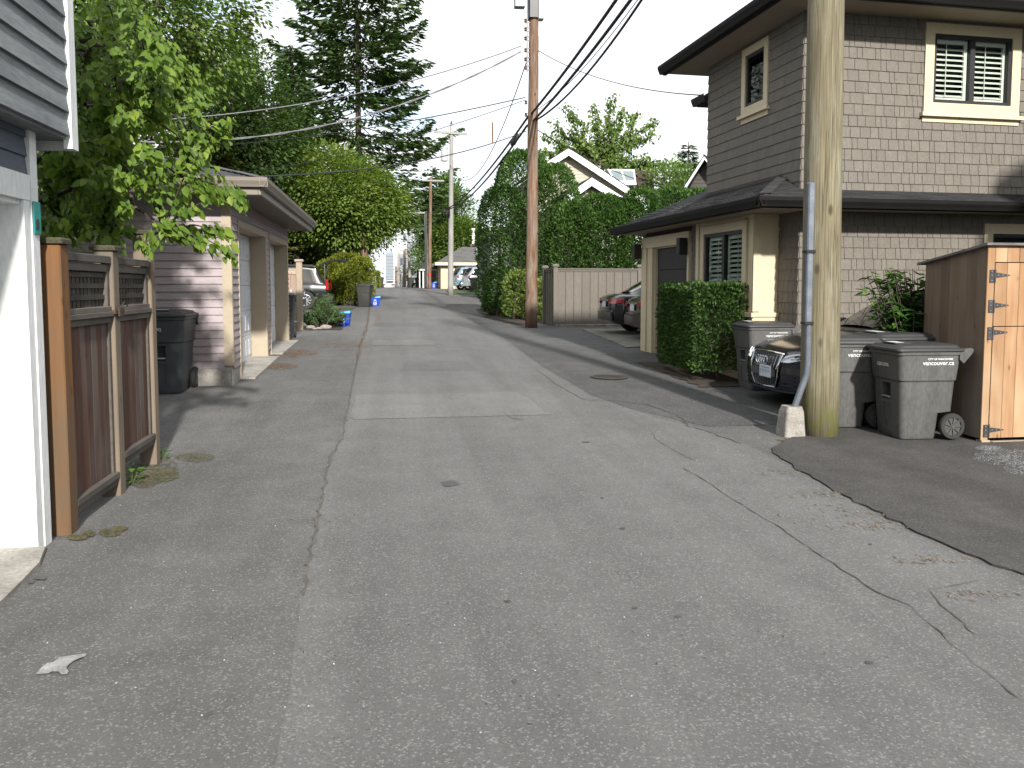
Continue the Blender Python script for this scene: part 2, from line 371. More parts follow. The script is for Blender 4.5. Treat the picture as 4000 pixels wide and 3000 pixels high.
lane=[(-60,-.44,3.55),(2.8,-.40,3.5),(4.7,-.48,3.45),(6.5,-.53,3.58),(7.5,-.55,3.66),(8.7,-.50,3.52),(9.4,-.5,3.2),(10.8,-.51,2.75),(14,-.55,2.6),(20,-.6,2.72),(27,-.65,2.6),(34,-.75,2.3),(45,-.9,1.9),(60,-1.0,1.9),(100,-1,2.0),(200,-1,2),(700,-1,2)]
sheet('lane',lane,.004,A_LANE,jit=.010,step=.33)
sheet('right_apron',[(8.85,3.62,7),(9.4,3.25,7),(10.8,2.8,7),(14,2.66,7),(20,2.78,7),(23.5,2.75,7),(28,2.64,7)],.0035,A_GREY)
sheet('new_driveway',[(-2,3.45,9),(3.3,3.62,9),(4.1,3.56,9),(4.75,3.50,9),(5.5,3.52,9),(6.5,3.60,9),(7.2,3.68,9),(7.6,3.78,9),(7.95,4.05,9),(8.2,4.35,9),(8.6,4.75,9),(9.0,5.2,9)],.014,A_NEW,jit=.032,step=.11,skirt=.014)
sheet('asphalt_patch',[(13.6,.2,1.5),(14.9,.25,1.42)],.0065,asphalt('dull patch asphalt',(.155,.155,.154),(.135,.135,.134),.28,.35,.4),jit=.03,step=.2)
sheet('asphalt_patch',[(24.0,-.5,1.1),(25.6,-.5,1.1)],.0065,asphalt('dull patch asphalt',(.155,.155,.154),(.135,.135,.134)),jit=.03,step=.3)
sheet('concrete_slab',[(-3,-2.6,-1.95),(3.9,-2.6,-1.97),(4.6,-2.6,-2.0),(5.2,-2.6,-2.06),(5.42,-2.6,-2.14)],.03,CONC,skirt=.03,step=.3)
sheet('asphalt_patch',[(9.72,-.42,1.95),(9.85,-.43,1.93),(11.2,-.44,1.82),(11.35,-.44,1.80)],.008,A_PATCH,jit=.02,step=.2)
sheet('asphalt_patch',[(17.9,-.35,1.05),(19.3,-.35,1.0)],.008,A_PATCH,jit=.02,step=.3)
sheet('concrete_slab',[(12.95,-2.9,-2.02),(15.8,-2.9,-2.02)],.035,CONC,skirt=.03)
sheet('concrete_slab',[(16.3,-2.9,-2.02),(19.2,-2.9,-2.02)],.035,CONC,skirt=.03)
sheet('carport_floor',[(16.8,5.0,12),(22.0,5.3,12)],.03,CONC_D,skirt=.03)
sheet('planting_bed',[(24.5,3.7,5.2),(29,3.35,6),(34,3.6,6)],.012,SOIL,jit=.12,step=.3)
sheet('planting_bed',[(11.4,4.55,5.5),(14.3,4.45,5.4)],.015,SOIL,jit=.06,step=.2)
sheet('planting_bed',[(22.7,-2.25,-1.25),(24.2,-2.35,-1.3)],.012,SOIL,jit=.06,step=.2)
sheet('grass_verge',[(51.5,3.9,6.5),(60,4.2,8)],.012,GRASS,jit=.1,step=.4)
sheet('grass_verge',[(33.5,-6,-1.5),(35.5,-6,-1.3)],.012,GRASS,jit=.1,step=.3)
DARK=mat('bitumen',(.025,.024,.023),(.035,.033,.03),8,rough=.8)
CRK=mat('crack dirt',(.055,.050,.044),(.085,.076,.064),8,rough=.95)
def px_strip(name,pts,wd,m,dz=.009,jit=.35):
    P=[G(u,v) for u,v in pts]; mb=MB(); rng=random.Random(int(pts[0][0])); q=[]
    for a,b in zip(P,P[1:]):
        n=max(2,int((b-a).length/.07))
        for k in range(n): q.append(a.lerp(b,k/n))
    q.append(P[-1]); L=[]
    for i,p in enumerate(q):
        d=(q[min(i+1,len(q)-1)]-q[max(0,i-1)]); nrm=Vector((-d.y,d.x,0)).normalized(); c=p+nrm*rng.uniform(-1,1)*wd*1.3
        h=wd*.5*(1+rng.uniform(-jit,jit)*2)*(.35 if i in (0,len(q)-1) else 1); L.append((c-nrm*h,c+nrm*h))
    for (a,b),(c,d) in zip(L,L[1:]): mb.face([(k.x,k.y,gz(k.y)+dz) for k in (a,c,d,b)])
    return structure(mb.build(name,m,fixn=False))
def cr(*p): return [(2000+x*.904,1500+y*.904) for x,y in p]
px_strip('asphalt_crack',cr((740,365),(850,430),(1000,530),(1150,620),(1300,720),(1450,820),(1580,905),(1720,960),(1740,990),(1850,1080),(1950,1170),(2100,1300),(2215,1375)),.007,CRK)
px_strip('asphalt_crack',cr((1800,890),(1850,960),(1950,1040),(2000,1090)),.007,CRK)
px_strip('asphalt_crack',cr((1790,893),(1900,880),(2010,853)),.005,CRK)
px_strip('asphalt_crack',cr((600,200),(620,240),(720,300),(800,340)),.006,CRK)
px_strip('asphalt_crack',cr((570,85),(640,110),(740,150),(760,185),(840,205),(1000,262)),.016,CRK)
px_strip('asphalt_crack',cr((-40,120),(0,150),(70,160)),.01,CRK)
px_strip('asphalt_crack',[(1160*1.808,800*1.808),(1200*1.808,830*1.808),(1262*1.808,865*1.808),(1330*1.808,866*1.808),(1420*1.808,880*1.808)],.010,CRK)
px_strip('asphalt_crack',[(773*1.808,775*1.808),(757*1.808,860*1.808),(738*1.808,950*1.808),(712*1.808,992*1.808),(697*1.808,1075*1.808),(675*1.808,1170*1.808),(655*1.808,1290*1.808)],.014,mat('seam dirt',(.075,.068,.060),(.10,.09,.08),8,rough=.95),jit=.5)
px_strip('asphalt_crack',[(800*1.808,655*1.808),(795*1.808,695*1.808),(773*1.808,775*1.808)],.035,mat('needle dirt',(.12,.085,.058),(.10,.075,.055),9,rough=.95),jit=.5)
def blot(name,u,v,ru,rv,m,dz=.009,n=12,seed=1,pts=None):
    rng=random.Random(seed+int(u)); P=[]
    if pts: P=[G(a,b) for a,b in pts]
    else:
        for k in range(n):
            a=2*PI*k/n; r=rng.uniform(.6,1.1); P.append(G(u+ru*r*math.cos(a),v+rv*r*math.sin(a)))
    mb=MB(); c=sum(P,Vector())/len(P)
    for a,b in zip(P,P[1:]+P[:1]): mb.face([(c.x,c.y,gz(c.y)+dz),(b.x,b.y,gz(b.y)+dz),(a.x,a.y,gz(a.y)+dz)])
    return structure(mb.build(name,m,fixn=False))
TAR=mat('oil stain',(.050,.049,.048),(.075,.074,.072),9,rough=.7)
for u,v,a,b in ((1757,1893,45,13),(1983,2354,15,7),(2431,2067,12,4),(2780,1832,0,0),(3394,2594,17,8),(2647,2415,14,6),(2010,2667,12,9),(2352,1948,8,3),(3400,2130,9,3),(2480,2380,12,5),(2290,1729,18,3),(155,2260,28,12),(120,2278,18,9),(820,2798,16,7)):
    if a: blot('oil_stain',u,v,a,b,TAR,seed=3)
WHITEP=mat('worn white paint',(.42,.42,.41),(.26,.26,.255),9,rough=.85,fine=.5)
blot('paint_spot',0,0,0,0,WHITEP,pts=[(x*.904,1900+y*.904) for x,y in ((155,820),(180,790),(205,770),(230,768),(260,745),(310,738),(375,730),(370,742),(345,750),(318,763),(300,775),(287,790),(298,808),(290,818),(265,820),(255,808),(225,808),(210,816))])
# drain cover in the lane
mb=MB(); c=G(2380,1475); c.z=gz(c.y)+.008
mb.lathe([(.30,0),(.30,.012),(.26,.016),(.255,.006)],c,28)
for k in range(-4,5):
    h=math.sqrt(max(.24**2-(k*.055)**2,.001)); mb.box(c.x+k*.055-.013,c.x+k*.055+.013,c.y-h,c.y+h,c.z+.007,c.z+.014)
tag(mb.build('drain_cover',mat('cast iron',(.05,.047,.043),(.075,.065,.055),8,rough=.75,metal=.4)),'round dark iron drain grate set in the asphalt by the lane edge','drain cover')
# loose bits: needles, moss, gravel (uncountable)
def scatter_flat(name,label,cat,regions,m,n,smin,smax,stone=False):
    V=[];F=[];rng=np.random.default_rng(len(name)+n)
    mb=MB()
    for (u,v,ru,rv,k) in regions:
        for _ in range(int(n*k)):
            a=rng.uniform(0,2*PI); r=math.sqrt(rng.uniform(0,1))**1.3
            p=G(u+ru*r*math.cos(a),v+rv*r*math.sin(a)); s=rng.uniform(smin,smax); t=rng.uniform(0,PI); z=gz(p.y)+.010
            if stone:
                q=[(p.x+s*math.cos(t+i*PI/2)*rng.uniform(.7,1.2),p.y+s*math.sin(t+i*PI/2)*rng.uniform(.7,1.2),z) for i in range(4)]
                top=[(p.x+(x-p.x)*.6,p.y+(y-p.y)*.6,z+s*rng.uniform(.4,.8)) for x,y,_z in q]
                mb.hexa(q+top)
            else:
                dx,dy=math.cos(t)*s,math.sin(t)*s; w_=s*.28
                mb.face([(p.x-dx,p.y-dy,z),(p.x+dy*.3,p.y-dx*.3,z+.002),(p.x+dx,p.y+dy,z+.004),(p.x-dy*.3,p.y+dx*.3,z)])
    return tag(mb.build(name,m,fixn=stone),label,cat,kind='stuff')
NEED=mat('brown needles',(.17,.095,.05),(.10,.06,.035),9,rough=.95,island=.5)
MOSS=mat('moss and dirt',(.085,.07,.035),(.05,.055,.025),9,rough=.95,island=.5)
scatter_flat('needle_litter','reddish brown needles drifted on the asphalt by the mauve garage and lane seam','litter',[(1145,1380,100,16,1.2),(1095,1432,70,12,.6),(1330,1350,160,10,.5),(1465,1165,24,10,.5),(1475,1240,14,40,.5),(1440,1330,16,70,.15)],NEED,800,.012,.035)
scatter_flat('moss_litter','brown moss and dirt along the foot of the wooden gate','litter',[(600,1835,95,60,1.0),(640,1860,60,25,.5),(300,2105,40,10,.25),(345,2090,25,12,.2),(760,1790,80,18,.4),(430,2085,45,16,.25),(470,2070,30,9,.2),(560,1880,60,30,.5)],MOSS,1500,.005,.016)
scatter_flat('needle_litter','dry brown debris at the edge of the dark driveway','litter',[(3080,1850,160,14,.12),(3230,1935,150,16,.12),(3420,2060,150,18,.12),(3640,2190,160,20,.10),(3850,2330,150,26,.06),(2900,1470,120,22,1.2),(1900,1200,150,14,.8),(3100,1720,70,8,.5),(3300,1990,320,90,.25)],mat('grey brown debris',(.10,.08,.06),(.16,.13,.09),9,rough=.95,island=.5),600,.008,.022)
scatter_flat('leaf_litter','tiny dark leaf bits and grit blown over the lane','litter',[(2000,2300,1700,560,.5),(1500,1750,700,260,.25),(2500,1650,700,180,.2),(1150,2200,260,520,.25),(1330,1900,60,420,.25)],mat('dry leaf bits',(.075,.055,.038),(.045,.038,.03),9,rough=.95,island=.5),260,.004,.011)
GRV=mat('pale gravel',(.24,.25,.265),(.13,.135,.145),9,rough=.9,island=.45)
scatter_flat('gravel','pale crushed gravel in front of the cedar shed','gravel',[(3930,1790,130,32,2.4),(3990,1830,70,30,1.0),(3860,1755,50,10,.8)],GRV,800,.004,.009,stone=True)
scatter_flat('pebble_litter','small pale stone chips strewn over the lane and driveway','stones',[(3500,1800,420,120,.25),(3300,1760,200,40,.2),(2900,1700,600,160,.2),(1500,2300,1500,600,.25)],mat('chips',(.42,.42,.42),(.22,.22,.22),9,rough=.9,island=.4),300,.003,.006,stone=True)
# ---------------------------------------------------------------- shared building pieces
def laps(mb,o,ud,nd,u0,u1,z0,z1,course,holes=(),butt=.020):
    """horizontal lap boards on a wall: o origin, ud along the wall, nd outward"""
    o=Vector(o); ud=Vector(ud); nd=Vector(nd); z=z0
    while z<z1-1e-4:
        zt=min(z+course,z1); segs=[(u0,u1)]
        for (a,b,c,d) in holes:
            if c<zt-.2*course and d>z+.2*course:
                ns=[]
                for s0,s1 in segs:
                    if b<=s0 or a>=s1: ns.append((s0,s1)); continue
                    if a>s0: ns.append((s0,a))
                    if b<s1: ns.append((b,s1))
                segs=ns
        for s0,s1 in segs:
            def P(u,d,zz): q=o+ud*u+nd*d; return (q.x,q.y,zz)
            mb.poly([P(s0,0,z),P(s0,butt,z),P(s0,.002,zt),P(s0,0,zt),P(s1,0,z),P(s1,butt,z),P(s1,.002,zt),P(s1,0,zt)],[(0,1,2,3),(7,6,5,4),(1,5,6,2),(0,4,5,1),(2,6,7,3)])
        z=zt
def shingles(mb,o,ud,nd,u0,u1,z0,z1,course,holes=(),wmin=.085,wmax=.21,butt=.016,gap=.007,seed=1):
    o=Vector(o); ud=Vector(ud); nd=Vector(nd); z=z0; rng=random.Random(seed)
    def P(u,d,zz): q=o+ud*u+nd*d; return (q.x,q.y,zz)
    while z<z1-1e-4:
        zt=min(z+course,z1); u=u0+rng.uniform(-.1,0)
        while u<u1:
            wd=rng.choice((wmin,.13,.15,.17,wmax,rng.uniform(wmin,wmax))); a,b=max(u,u0),min(u+wd-gap,u1); u+=wd
            if b-a<.012: continue
            segs=[(a,b)]
            for (h0,h1,c,d) in holes:
                if c<zt-.25*course and d>z+.25*course:
                    ns=[]
                    for s0,s1 in segs:
                        if h1<=s0 or h0>=s1: ns.append((s0,s1)); continue
                        if h0>s0: ns.append((s0,h0))
                        if h1<s1: ns.append((h1,s1))
                    segs=ns
            bt=butt+rng.uniform(-.0015,.0015); zz=z+rng.uniform(-.0012,.0012)
            for a2,b2 in segs:
                mb.poly([P(a2,0,zz),P(a2,bt,zz),P(a2,.003,zt),P(b2,0,zz),P(b2,bt,zz),P(b2,.003,zt)],[(1,4,5,2),(0,3,4,1),(0,1,2),(5,4,3)])
        z=zt
def sheet_holes(mb,o,ud,nd,u0,u1,z0,z1,holes,d=0.0):
    us=sorted({u0,u1,*[min(max(h[0],u0),u1) for h in holes],*[min(max(h[1],u0),u1) for h in holes]}); mb.cur=1; zs=sorted({z0,z1,*[min(max(h[2],z0),z1) for h in holes],*[min(max(h[3],z0),z1) for h in holes]})
    o=Vector(o); ud=Vector(ud); nd=Vector(nd)
    for a,b in zip(us,us[1:]):
        for c,e in zip(zs,zs[1:]):
            um,zm=(a+b)/2,(c+e)/2
            if any(h[0]<um<h[1] and h[2]<zm<h[3] for h in holes): continue
            def P(u,zz): q=o+ud*u+nd*d; return (q.x,q.y,zz)
            mb.face([P(a,c),P(b,c),P(b,e),P(a,e)])
    mb.cur=0
def roof_face(mb,a,b,c,d,course=.14,tab=.30,butt=.010,seed=2):
    """asphalt shingles from eave a-b up to top d-c"""
    a,b,c,d=map(Vector,(a,b,c,d)); rng=random.Random(seed); n=max(1,int(((d-a).length+(c-b).length)/2/course))
    nr=(b-a).cross(d-a).normalized()
    if nr.z<0: nr=-nr
    for i in range(n):
        t0,t1=i/n,(i+1)/n; l0,r0,l1,r1=a.lerp(d,t0),b.lerp(c,t0),a.lerp(d,t1),b.lerp(c,t1); L=max((r0-l0).length,.01); k=max(1,int(L/tab)); off=rng.uniform(0,.6)
        cuts=[0]+sorted(min(.999,max(.001,(j+off+rng.uniform(-.25,.25))/k)) for j in range(k))+[1]
        for x0,x1 in zip(cuts,cuts[1:]):
            if x1-x0<.002: continue
            bt=nr*(butt+rng.choice((0,0,.004))); p=[l0.lerp(r0,x0),l0.lerp(r0,x1),l1.lerp(r1,x1),l1.lerp(r1,x0)]
            mb.poly([p[0]+bt,p[1]+bt,p[2]+nr*.002,p[3]+nr*.002,p[0],p[1]],[(0,1,2,3),(4,5,1,0)])
def ring(mb,P,u0,u1,z0,z1,wd,d0,d1,sill=None):
    """picture-frame casing; P(u,depth,z)"""
    def bx(a,b,c,e):
        mb.hexa([P(a,d0,c),P(b,d0,c),P(b,d1,c),P(a,d1,c),P(a,d0,e),P(b,d0,e),P(b,d1,e),P(a,d1,e)])
    bx(u0,u0+wd,z0+wd,z1-wd); bx(u1-wd,u1,z0+wd,z1-wd); bx(u0,u1,z1-wd,z1); bx(u0,u1,z0,z0+wd)
def make_window(parent,P,u0,u1,z0,z1,case,cm,fm,gm,sash=2,shut=None,sill=True,fw=.05,case_d=.035):
    """window on a wall: casing > ... ; P(u,d,z) maps to the house frame, d is outward"""
    mb=MB(); ring(mb,P,u0,u1,z0,z1,case,-.02,case_d)
    if sill:
        mb.hexa([P(u0-.05,-.02,z0-.055),P(u1+.05,-.02,z0-.055),P(u1+.05,case_d+.05,z0-.055),P(u0-.05,case_d+.05,z0-.055),P(u0-.05,-.02,z0-.002),P(u1+.05,-.02,z0-.002),P(u1+.05,case_d+.045,z0-.002),P(u0-.05,case_d+.045,z0-.002)])
        mb.hexa([P(u0-.01,-.02,z0-.13),P(u1+.01,-.02,z0-.13),P(u1+.01,case_d-.01,z0-.13),P(u0-.01,case_d-.01,z0-.13),P(u0-.01,-.02,z0-.057),P(u1+.01,-.02,z0-.057),P(u1+.01,case_d-.01,z0-.057),P(u0-.01,case_d-.01,z0-.057)])
    wn=mb.build('window',cm,parent)
    a,b,c,d=u0+case,u1-case,z0+case,z1-case
    mb=MB(); ring(mb,P,a+.002,b-.002,c+.002,d-.002,fw,-.05,.012)
    w_=(b-a)/sash
    for k in range(1,sash):
        x=a+w_*k; mb.hexa([P(x-fw*.8,-.05,c+fw),P(x+fw*.8,-.05,c+fw),P(x+fw*.8,.010,c+fw),P(x-fw*.8,.010,c+fw),P(x-fw*.8,-.05,d-fw),P(x+fw*.8,-.05,d-fw),P(x+fw*.8,.010,d-fw),P(x-fw*.8,.010,d-fw)])
    mb.build('frame',fm,wn)
    pq=[Vector(q) for q in (P(a+.03,-.02,c+.03),P(b-.03,-.02,c+.03),P(b-.03,-.02,d-.03),P(a+.03,-.02,d-.03))]
    if (pq[1]-pq[0]).cross(pq[3]-pq[0]).dot(Vector(P(a,1,c))-Vector(P(a,0,c)))<0: pq.reverse()   # the glass faces outward
    mb=MB(); mb.face(pq); mb.build('pane',gm,wn,fixn=False)
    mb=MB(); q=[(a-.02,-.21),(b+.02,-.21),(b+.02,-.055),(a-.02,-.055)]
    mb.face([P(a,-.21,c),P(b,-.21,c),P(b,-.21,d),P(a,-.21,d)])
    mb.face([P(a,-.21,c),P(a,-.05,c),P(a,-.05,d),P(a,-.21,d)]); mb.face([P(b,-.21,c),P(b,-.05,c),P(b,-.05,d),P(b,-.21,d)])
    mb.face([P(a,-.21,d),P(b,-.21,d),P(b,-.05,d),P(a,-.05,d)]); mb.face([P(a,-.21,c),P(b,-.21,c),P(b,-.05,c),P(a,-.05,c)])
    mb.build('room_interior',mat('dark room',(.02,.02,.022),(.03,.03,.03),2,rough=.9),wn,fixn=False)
    if shut:
        for k in range(sash):
            s0,s1=a+w_*k+fw*.9,a+w_*(k+1)-fw*.9; z0_,z1_=c+fw*1.0,d-fw*1.0; mb=MB(); st=.05
            def bx(u_0,u_1,zz0,zz1,d0=-.09,d1=-.058): mb.hexa([P(u_0,d0,zz0),P(u_1,d0,zz0),P(u_1,d1,zz0),P(u_0,d1,zz0),P(u_0,d0,zz1),P(u_1,d0,zz1),P(u_1,d1,zz1),P(u_0,d1,zz1)])
            bx(s0,s0+st,z0_,z1_); bx(s1-st,s1,z0_,z1_); bx(s0+st,s1-st,z0_,z0_+st); bx(s0+st,s1-st,z1_-st*1.3,z1_)
            z=z0_+st+.02
            while z<z1_-st*1.6:
                u_0,u_1=s0+st,s1-st
                mb.hexa([P(u_0,-.105,z+.020),P(u_1,-.105,z+.020),P(u_1,-.046,z-.016),P(u_0,-.046,z-.016),P(u_0,-.105,z+.029),P(u_1,-.105,z+.029),P(u_1,-.046,z-.007),P(u_0,-.046,z-.007)]); z+=.075
            bx((s0+s1)/2-.005-.08,(s0+s1)/2+.005-.08,z0_+st,z1_-st,-.044,-.036)
            mb.build('shutter',shut,wn)
    return wn
CREAM=mat('cream trim paint',(.56,.48,.33),(.52,.44,.30),2,rough=.55,fine=.12,bmp=.03)
SHING=mat('taupe shingle stain',(.172,.154,.131),(.154,.138,.117),5,rough=.85,island=.055,fine=.35,ioff=3,stretch=(1,1,.6),bmp=.12)
BLACKM=mat('black metal',(.014,.013,.014),(.02,.019,.02),5,rough=.4)
FRAMEB=mat('black window frame',(.016,.015,.018),(.022,.02,.022),5,rough=.45)
ROOFD=mat('dark roof shingles',(.045,.043,.046),(.030,.029,.031),14,rough=.9,island=.28,fine=.7,bmp=.4)
ROOFG=mat('grey roof shingles',(.105,.105,.115),(.07,.07,.078),12,rough=.9,island=.25,fine=.6,bmp=.4)
ROOFB=mat('brown roof shingles',(.085,.062,.048),(.055,.042,.034),12,rough=.9,island=.25,fine=.6,bmp=.4)
SHUTW=mat('white shutter paint',(.62,.62,.55),(.58,.58,.52),3,rough=.5)
GLASS=glass('window glass',(.86,.92,.90),.02,1.38)
# ================================================================ brown shingled house on the right
H0=thing('brown_house','two storey brown shingled house with cream trim and dark hip roofs','house',(5.86,11.1,0),R(3))
US=Vector((1,0,0)); UT=Vector((0,1,0)); NX=Vector((-1,0,0)); NY=Vector((0,-1,0))
C=.16
win_up=(1.93,3.56,4.20,5.49); win_lo=(3.05,4.9,1.35,2.60); win_side=(.96,1.80,4.42,5.47)
mb=MB()
# walls facing the camera
def hol(wn,cs=.05): return (wn[0]+cs,wn[1]-cs,wn[2]+cs,wn[3]-cs)
shingles(mb,(0,0,0),US,NY,0,9,3.0,5.54,C,[hol(win_up)],seed=3); sheet_holes(mb,(0,.0,0),US,NY,0,9,3.0,5.54,[hol(win_up)],-.003)
shingles(mb,(0,0,0),US,NY,0,9,.14,2.78,C,[hol(win_lo)],seed=4); sheet_holes(mb,(0,0,0),US,NY,0,9,.0,3.0,[hol(win_lo)],-.003)
# walls facing the lane
shingles(mb,(0,0,0),UT,NX,.0,3.1,3.0,5.54,C,[hol(win_side)],gap=.0025,seed=5); sheet_holes(mb,(0,0,0),UT,NX,0,3.1,3.0,5.54,[hol(win_side)],-.003)
shingles(mb,(0,0,0),UT,NX,0,.56,.14,2.78,C,seed=6); sheet_holes(mb,(0,0,0),UT,NX,0,.56,0,3.0,[],-.003)
mb.face([(9,0,0),(9,9,0),(9,9,5.54),(9,0,5.54)]); mb.face([(0,3.1,2.9),(9,3.1,2.9),(9,3.1,5.54),(0,3.1,5.54)])
mb.build('wall',[SHING,mat('shingle felt',(.035,.030,.027),(.045,.04,.035),4,rough=.95)],H0,fixn=False)
# garage wing wall
mb=MB(); s0=-.34
shingles(mb,(s0,0,0),UT,NX,2.6,2.93,.2,2.76,C,seed=8); sheet_holes(mb,(s0,0,0),UT,NX,2.6,5.24,.0,2.80,[(2.98,4.72,0,2.43)],-.003)
mb.cur=0; mb.face([(s0,5.24,0),(6,5.24,0),(6,5.24,2.8),(s0,5.24,2.8)])
shingles(mb,(0,5.24,0),Vector((1,0,0)),Vector((0,1,0)),s0,6,.2,2.76,C,seed=9)
mb.build('garage_wall',[SHING,mat('shingle felt',(.035,.030,.027))],H0,fixn=False)
# door surround, jambs and header
mb=MB()
mb.box(s0-.055,s0,4.72,5.245,.30,2.42); mb.box(s0-.085,s0-.056,4.98,5.25,.30,2.42); mb.box(s0-.07,s0+.0,2.93,3.0,.28,2.42)
mb.box(s0-.075,s0,2.93,5.25,2.425,2.64); mb.box(s0,s0+.10,4.69,4.72,.28,2.42); mb.box(s0,s0+.10,2.98,3.01,.28,2.42); mb.box(s0,s0+.10,2.98,4.72,2.40,2.43)
mb.box(s0-.08,s0+.10,5.0,5.255,.18,.30)
mb.build('door_surround',CREAM,H0)
mb=MB()
for k in range(5):
    z=.29+k*.423; mb.bbox(s0+.05,s0+.08,3.012,4.688,z,z+.418,.012)
gd=mb.build('garage_door',mat('charcoal door paint',(.026,.024,.025),(.021,.020,.021),2,rough=.6),H0)
mb=MB(); mb.box(s0+.035,s0+.049,3.02,3.035,.3,2.36); mb.box(s0+.035,s0+.049,3.055,3.065,.3,2.36); mb.build('weather_strip',mat('white strip',(.5,.5,.5),(.4,.4,.4),4),gd)
for t in (3.02,5.30):
    mb=MB(); mb.bbox(s0-.24,s0-.09,t-.07,t+.07,2.22,2.52,.006); mb.bar((s0-.1,t,2.40),(s0-.055,t,2.40),.06,.06); mb.build('wall_lamp',BLACKM,H0)
# square bay
mb=MB(); b0,t0,t1=-.40,.56,2.6; bw=(.76,2.40,1.06,2.66)
sheet_holes(mb,(b0,0,0),UT,NX,t0,t1,0,2.74,[(bw[0]+.06,bw[1]-.06,bw[2]+.06,bw[3]-.06)])
mb.face([(b0,t0,0),(0.02,t0,0),(0.02,t0,2.74),(b0,t0,2.74)]); mb.face([(b0,t1,0),(.02,t1,0),(.02,t1,2.74),(b0,t1,2.74)])
# corner boards, frieze, ledge, plinth panel
mb.box(b0-.025,b0-.002,t0-.025,t0+.09,1.28,2.73); mb.box(b0-.025,b0+.10,t0-.026,t0-.002,1.28,2.73)
mb.box(b0-.024,b0-.002,t1-.11,t1+.001,0,2.73); mb.box(b0-.045,b0-.027,t0+.25,t1-.25,2.675,2.695)
mb.box(b0-.05,.03,t0-.05,t0-.001,1.20,1.26); mb.box(b0-.06,b0-.001,t0-.06,t1,1.195,1.262); mb.box(b0-.03,.02,t0-.03,t0-.002,0,1.195)
mb.box(b0+.10,-.09,t0-.04,t0-.031,.45,1.10)
mb.build('bay',CREAM,H0,fixn=False)
Pb=lambda u,d,z:(b0-d,u,z)
make_window(H0,Pb,*bw,.13,CREAM,FRAMEB,glass('bay window glass',(.85,.95,.92),.02,1.35),2,SHUTW,sill=False)
Py=lambda u,d,z:(u,-d,z); Px=lambda u,d,z:(-d,u,z)
make_window(H0,Py,*win_up,.15,CREAM,FRAMEB,GLASS,2,SHUTW)
make_window(H0,Py,*win_lo,.15,CREAM,FRAMEB,GLASS,2,None)
make_window(H0,Px,*win_side,.12,CREAM,FRAMEB,GLASS,1,None)
# upper roof with wide soffits
e=.62; zt=5.55
mb=MB(); f=(-e,-e,5.68); pts=[(-e,-e,5.68),(9.6,-e,5.68),(9.6,3.72,5.68),(-e,3.72,5.68)]; r1,r2=(1.5,1.56,6.5),(8,1.56,6.5)
roof_face(mb,pts[0],pts[1],r2,r1,seed=3); roof_face(mb,pts[2],pts[3],r1,r2,seed=4); roof_face(mb,pts[3],pts[0],r1,r1,seed=5)
ru=mb.build('upper_roof',ROOFD,H0,fixn=False)
mb=MB(); mb.box(-e+.06,9.6,-e+.06,0.0,zt-.012,zt+.008); mb.box(-e+.06,-.001,0.0005,3.66,zt-.012,zt+.008); mb.box(0,9.6,3.1,3.66,zt-.012,zt+.008); mb.build('soffit',mat('tan soffit',(.30,.25,.19),(.27,.22,.17),2,rough=.7),ru)
def gutter(mb,a,b,out,h=.125,d=.11):
    """ogee gutter running a to b, 'out' is the outward direction"""
    a,b,o=Vector(a),Vector(b),Vector(out)
    prof=[(0,0),(d*.62,0),(d*.72,.03),(d*.95,h*.62),(d,h),(d-.008,h),(d*.9,h*.64),(d*.66,.035),(d*.58,.012),(.008,.012),(.008,h),(0,h)]
    n=len(prof); vs=[a+o*x+Vector((0,0,z)) for x,z in prof]+[b+o*x+Vector((0,0,z)) for x,z in prof]
    mb.poly(vs,[(i,(i+1)%n,n+(i+1)%n,n+i) for i in range(n)]+[tuple(range(n-1,-1,-1)),tuple(range(n,2*n))])
GUT=mat('dark bronze gutter',(.005,.0045,.005),(.007,.006,.006),4,rough=.6,spec=.2)
mb=MB(); gutter(mb,(-e-.10,-e,5.53),(9.6,-e,5.53),(0,-1,0),.14); gutter(mb,(-e,-e-.10,5.531),(-e,3.72,5.531),(-1,0,0),.14); mb.box(-e,9.6,-e-.0,-e+.058,5.52,5.67); mb.box(-e,-e+.058,-e+.06,3.72,5.521,5.671); mb.build('gutter',GUT,ru)
# skirt roof over the ground floor, continuing as the garage roof
mb=MB(); z0=2.87; A=(-.86,-.50,z0)
roof_face(mb,(-.86,-.50,z0),(-.86,3.1,z0),(0,3.1,3.27),(0,.50,3.27),.105,.28,seed=6)
roof_face(mb,(-.86,3.1,z0),(-.86,5.75,z0),(1.25,3.64,3.84),(0,3.1,3.27),.125,.28,seed=7)
roof_face(mb,(0,3.1,3.27),(1.25,3.64,3.84),(1.25,3.1,3.84),(0.6,3.1,3.55),.125,.28,seed=9)
roof_face(mb,(6,5.75,z0),(-.86,5.75,z0),(1.25,3.64,3.84),(6,3.64,3.84),.13,.28,seed=8)
roof_face(mb,(-.86,-.50,z0),(9.5,-.50,z0),(9.5,0,3.05),(0,0,3.05),.10,.3,seed=11); roof_face(mb,(-.86,-.5,z0),(0,0,3.05),(0,.5,3.27),(0,.5,3.27),.10,.28,seed=12)
for k in range(5): 
    p=Vector((-.86,-.5,z0+.012)).lerp(Vector((0,.5,3.285)),.12+k*.2); mb.bar(p,p+Vector((.16,.186,.075)),.16,.012)
rl=mb.build('lower_roof',ROOFD,H0,fixn=False)
mb=MB(); gutter(mb,(-.96,-.50,2.735),(9.5,-.50,2.735),(0,-1,0),.13,.10); gutter(mb,(-.86,-.60,2.736),(-.86,5.75,2.736),(-1,0,0),.13,.10); mb.box(-.86,9.5,-.50,-.455,2.72,2.86); mb.box(-.86,-.815,-.45,5.75,2.721,2.861); mb.build('gutter',GUT,rl)
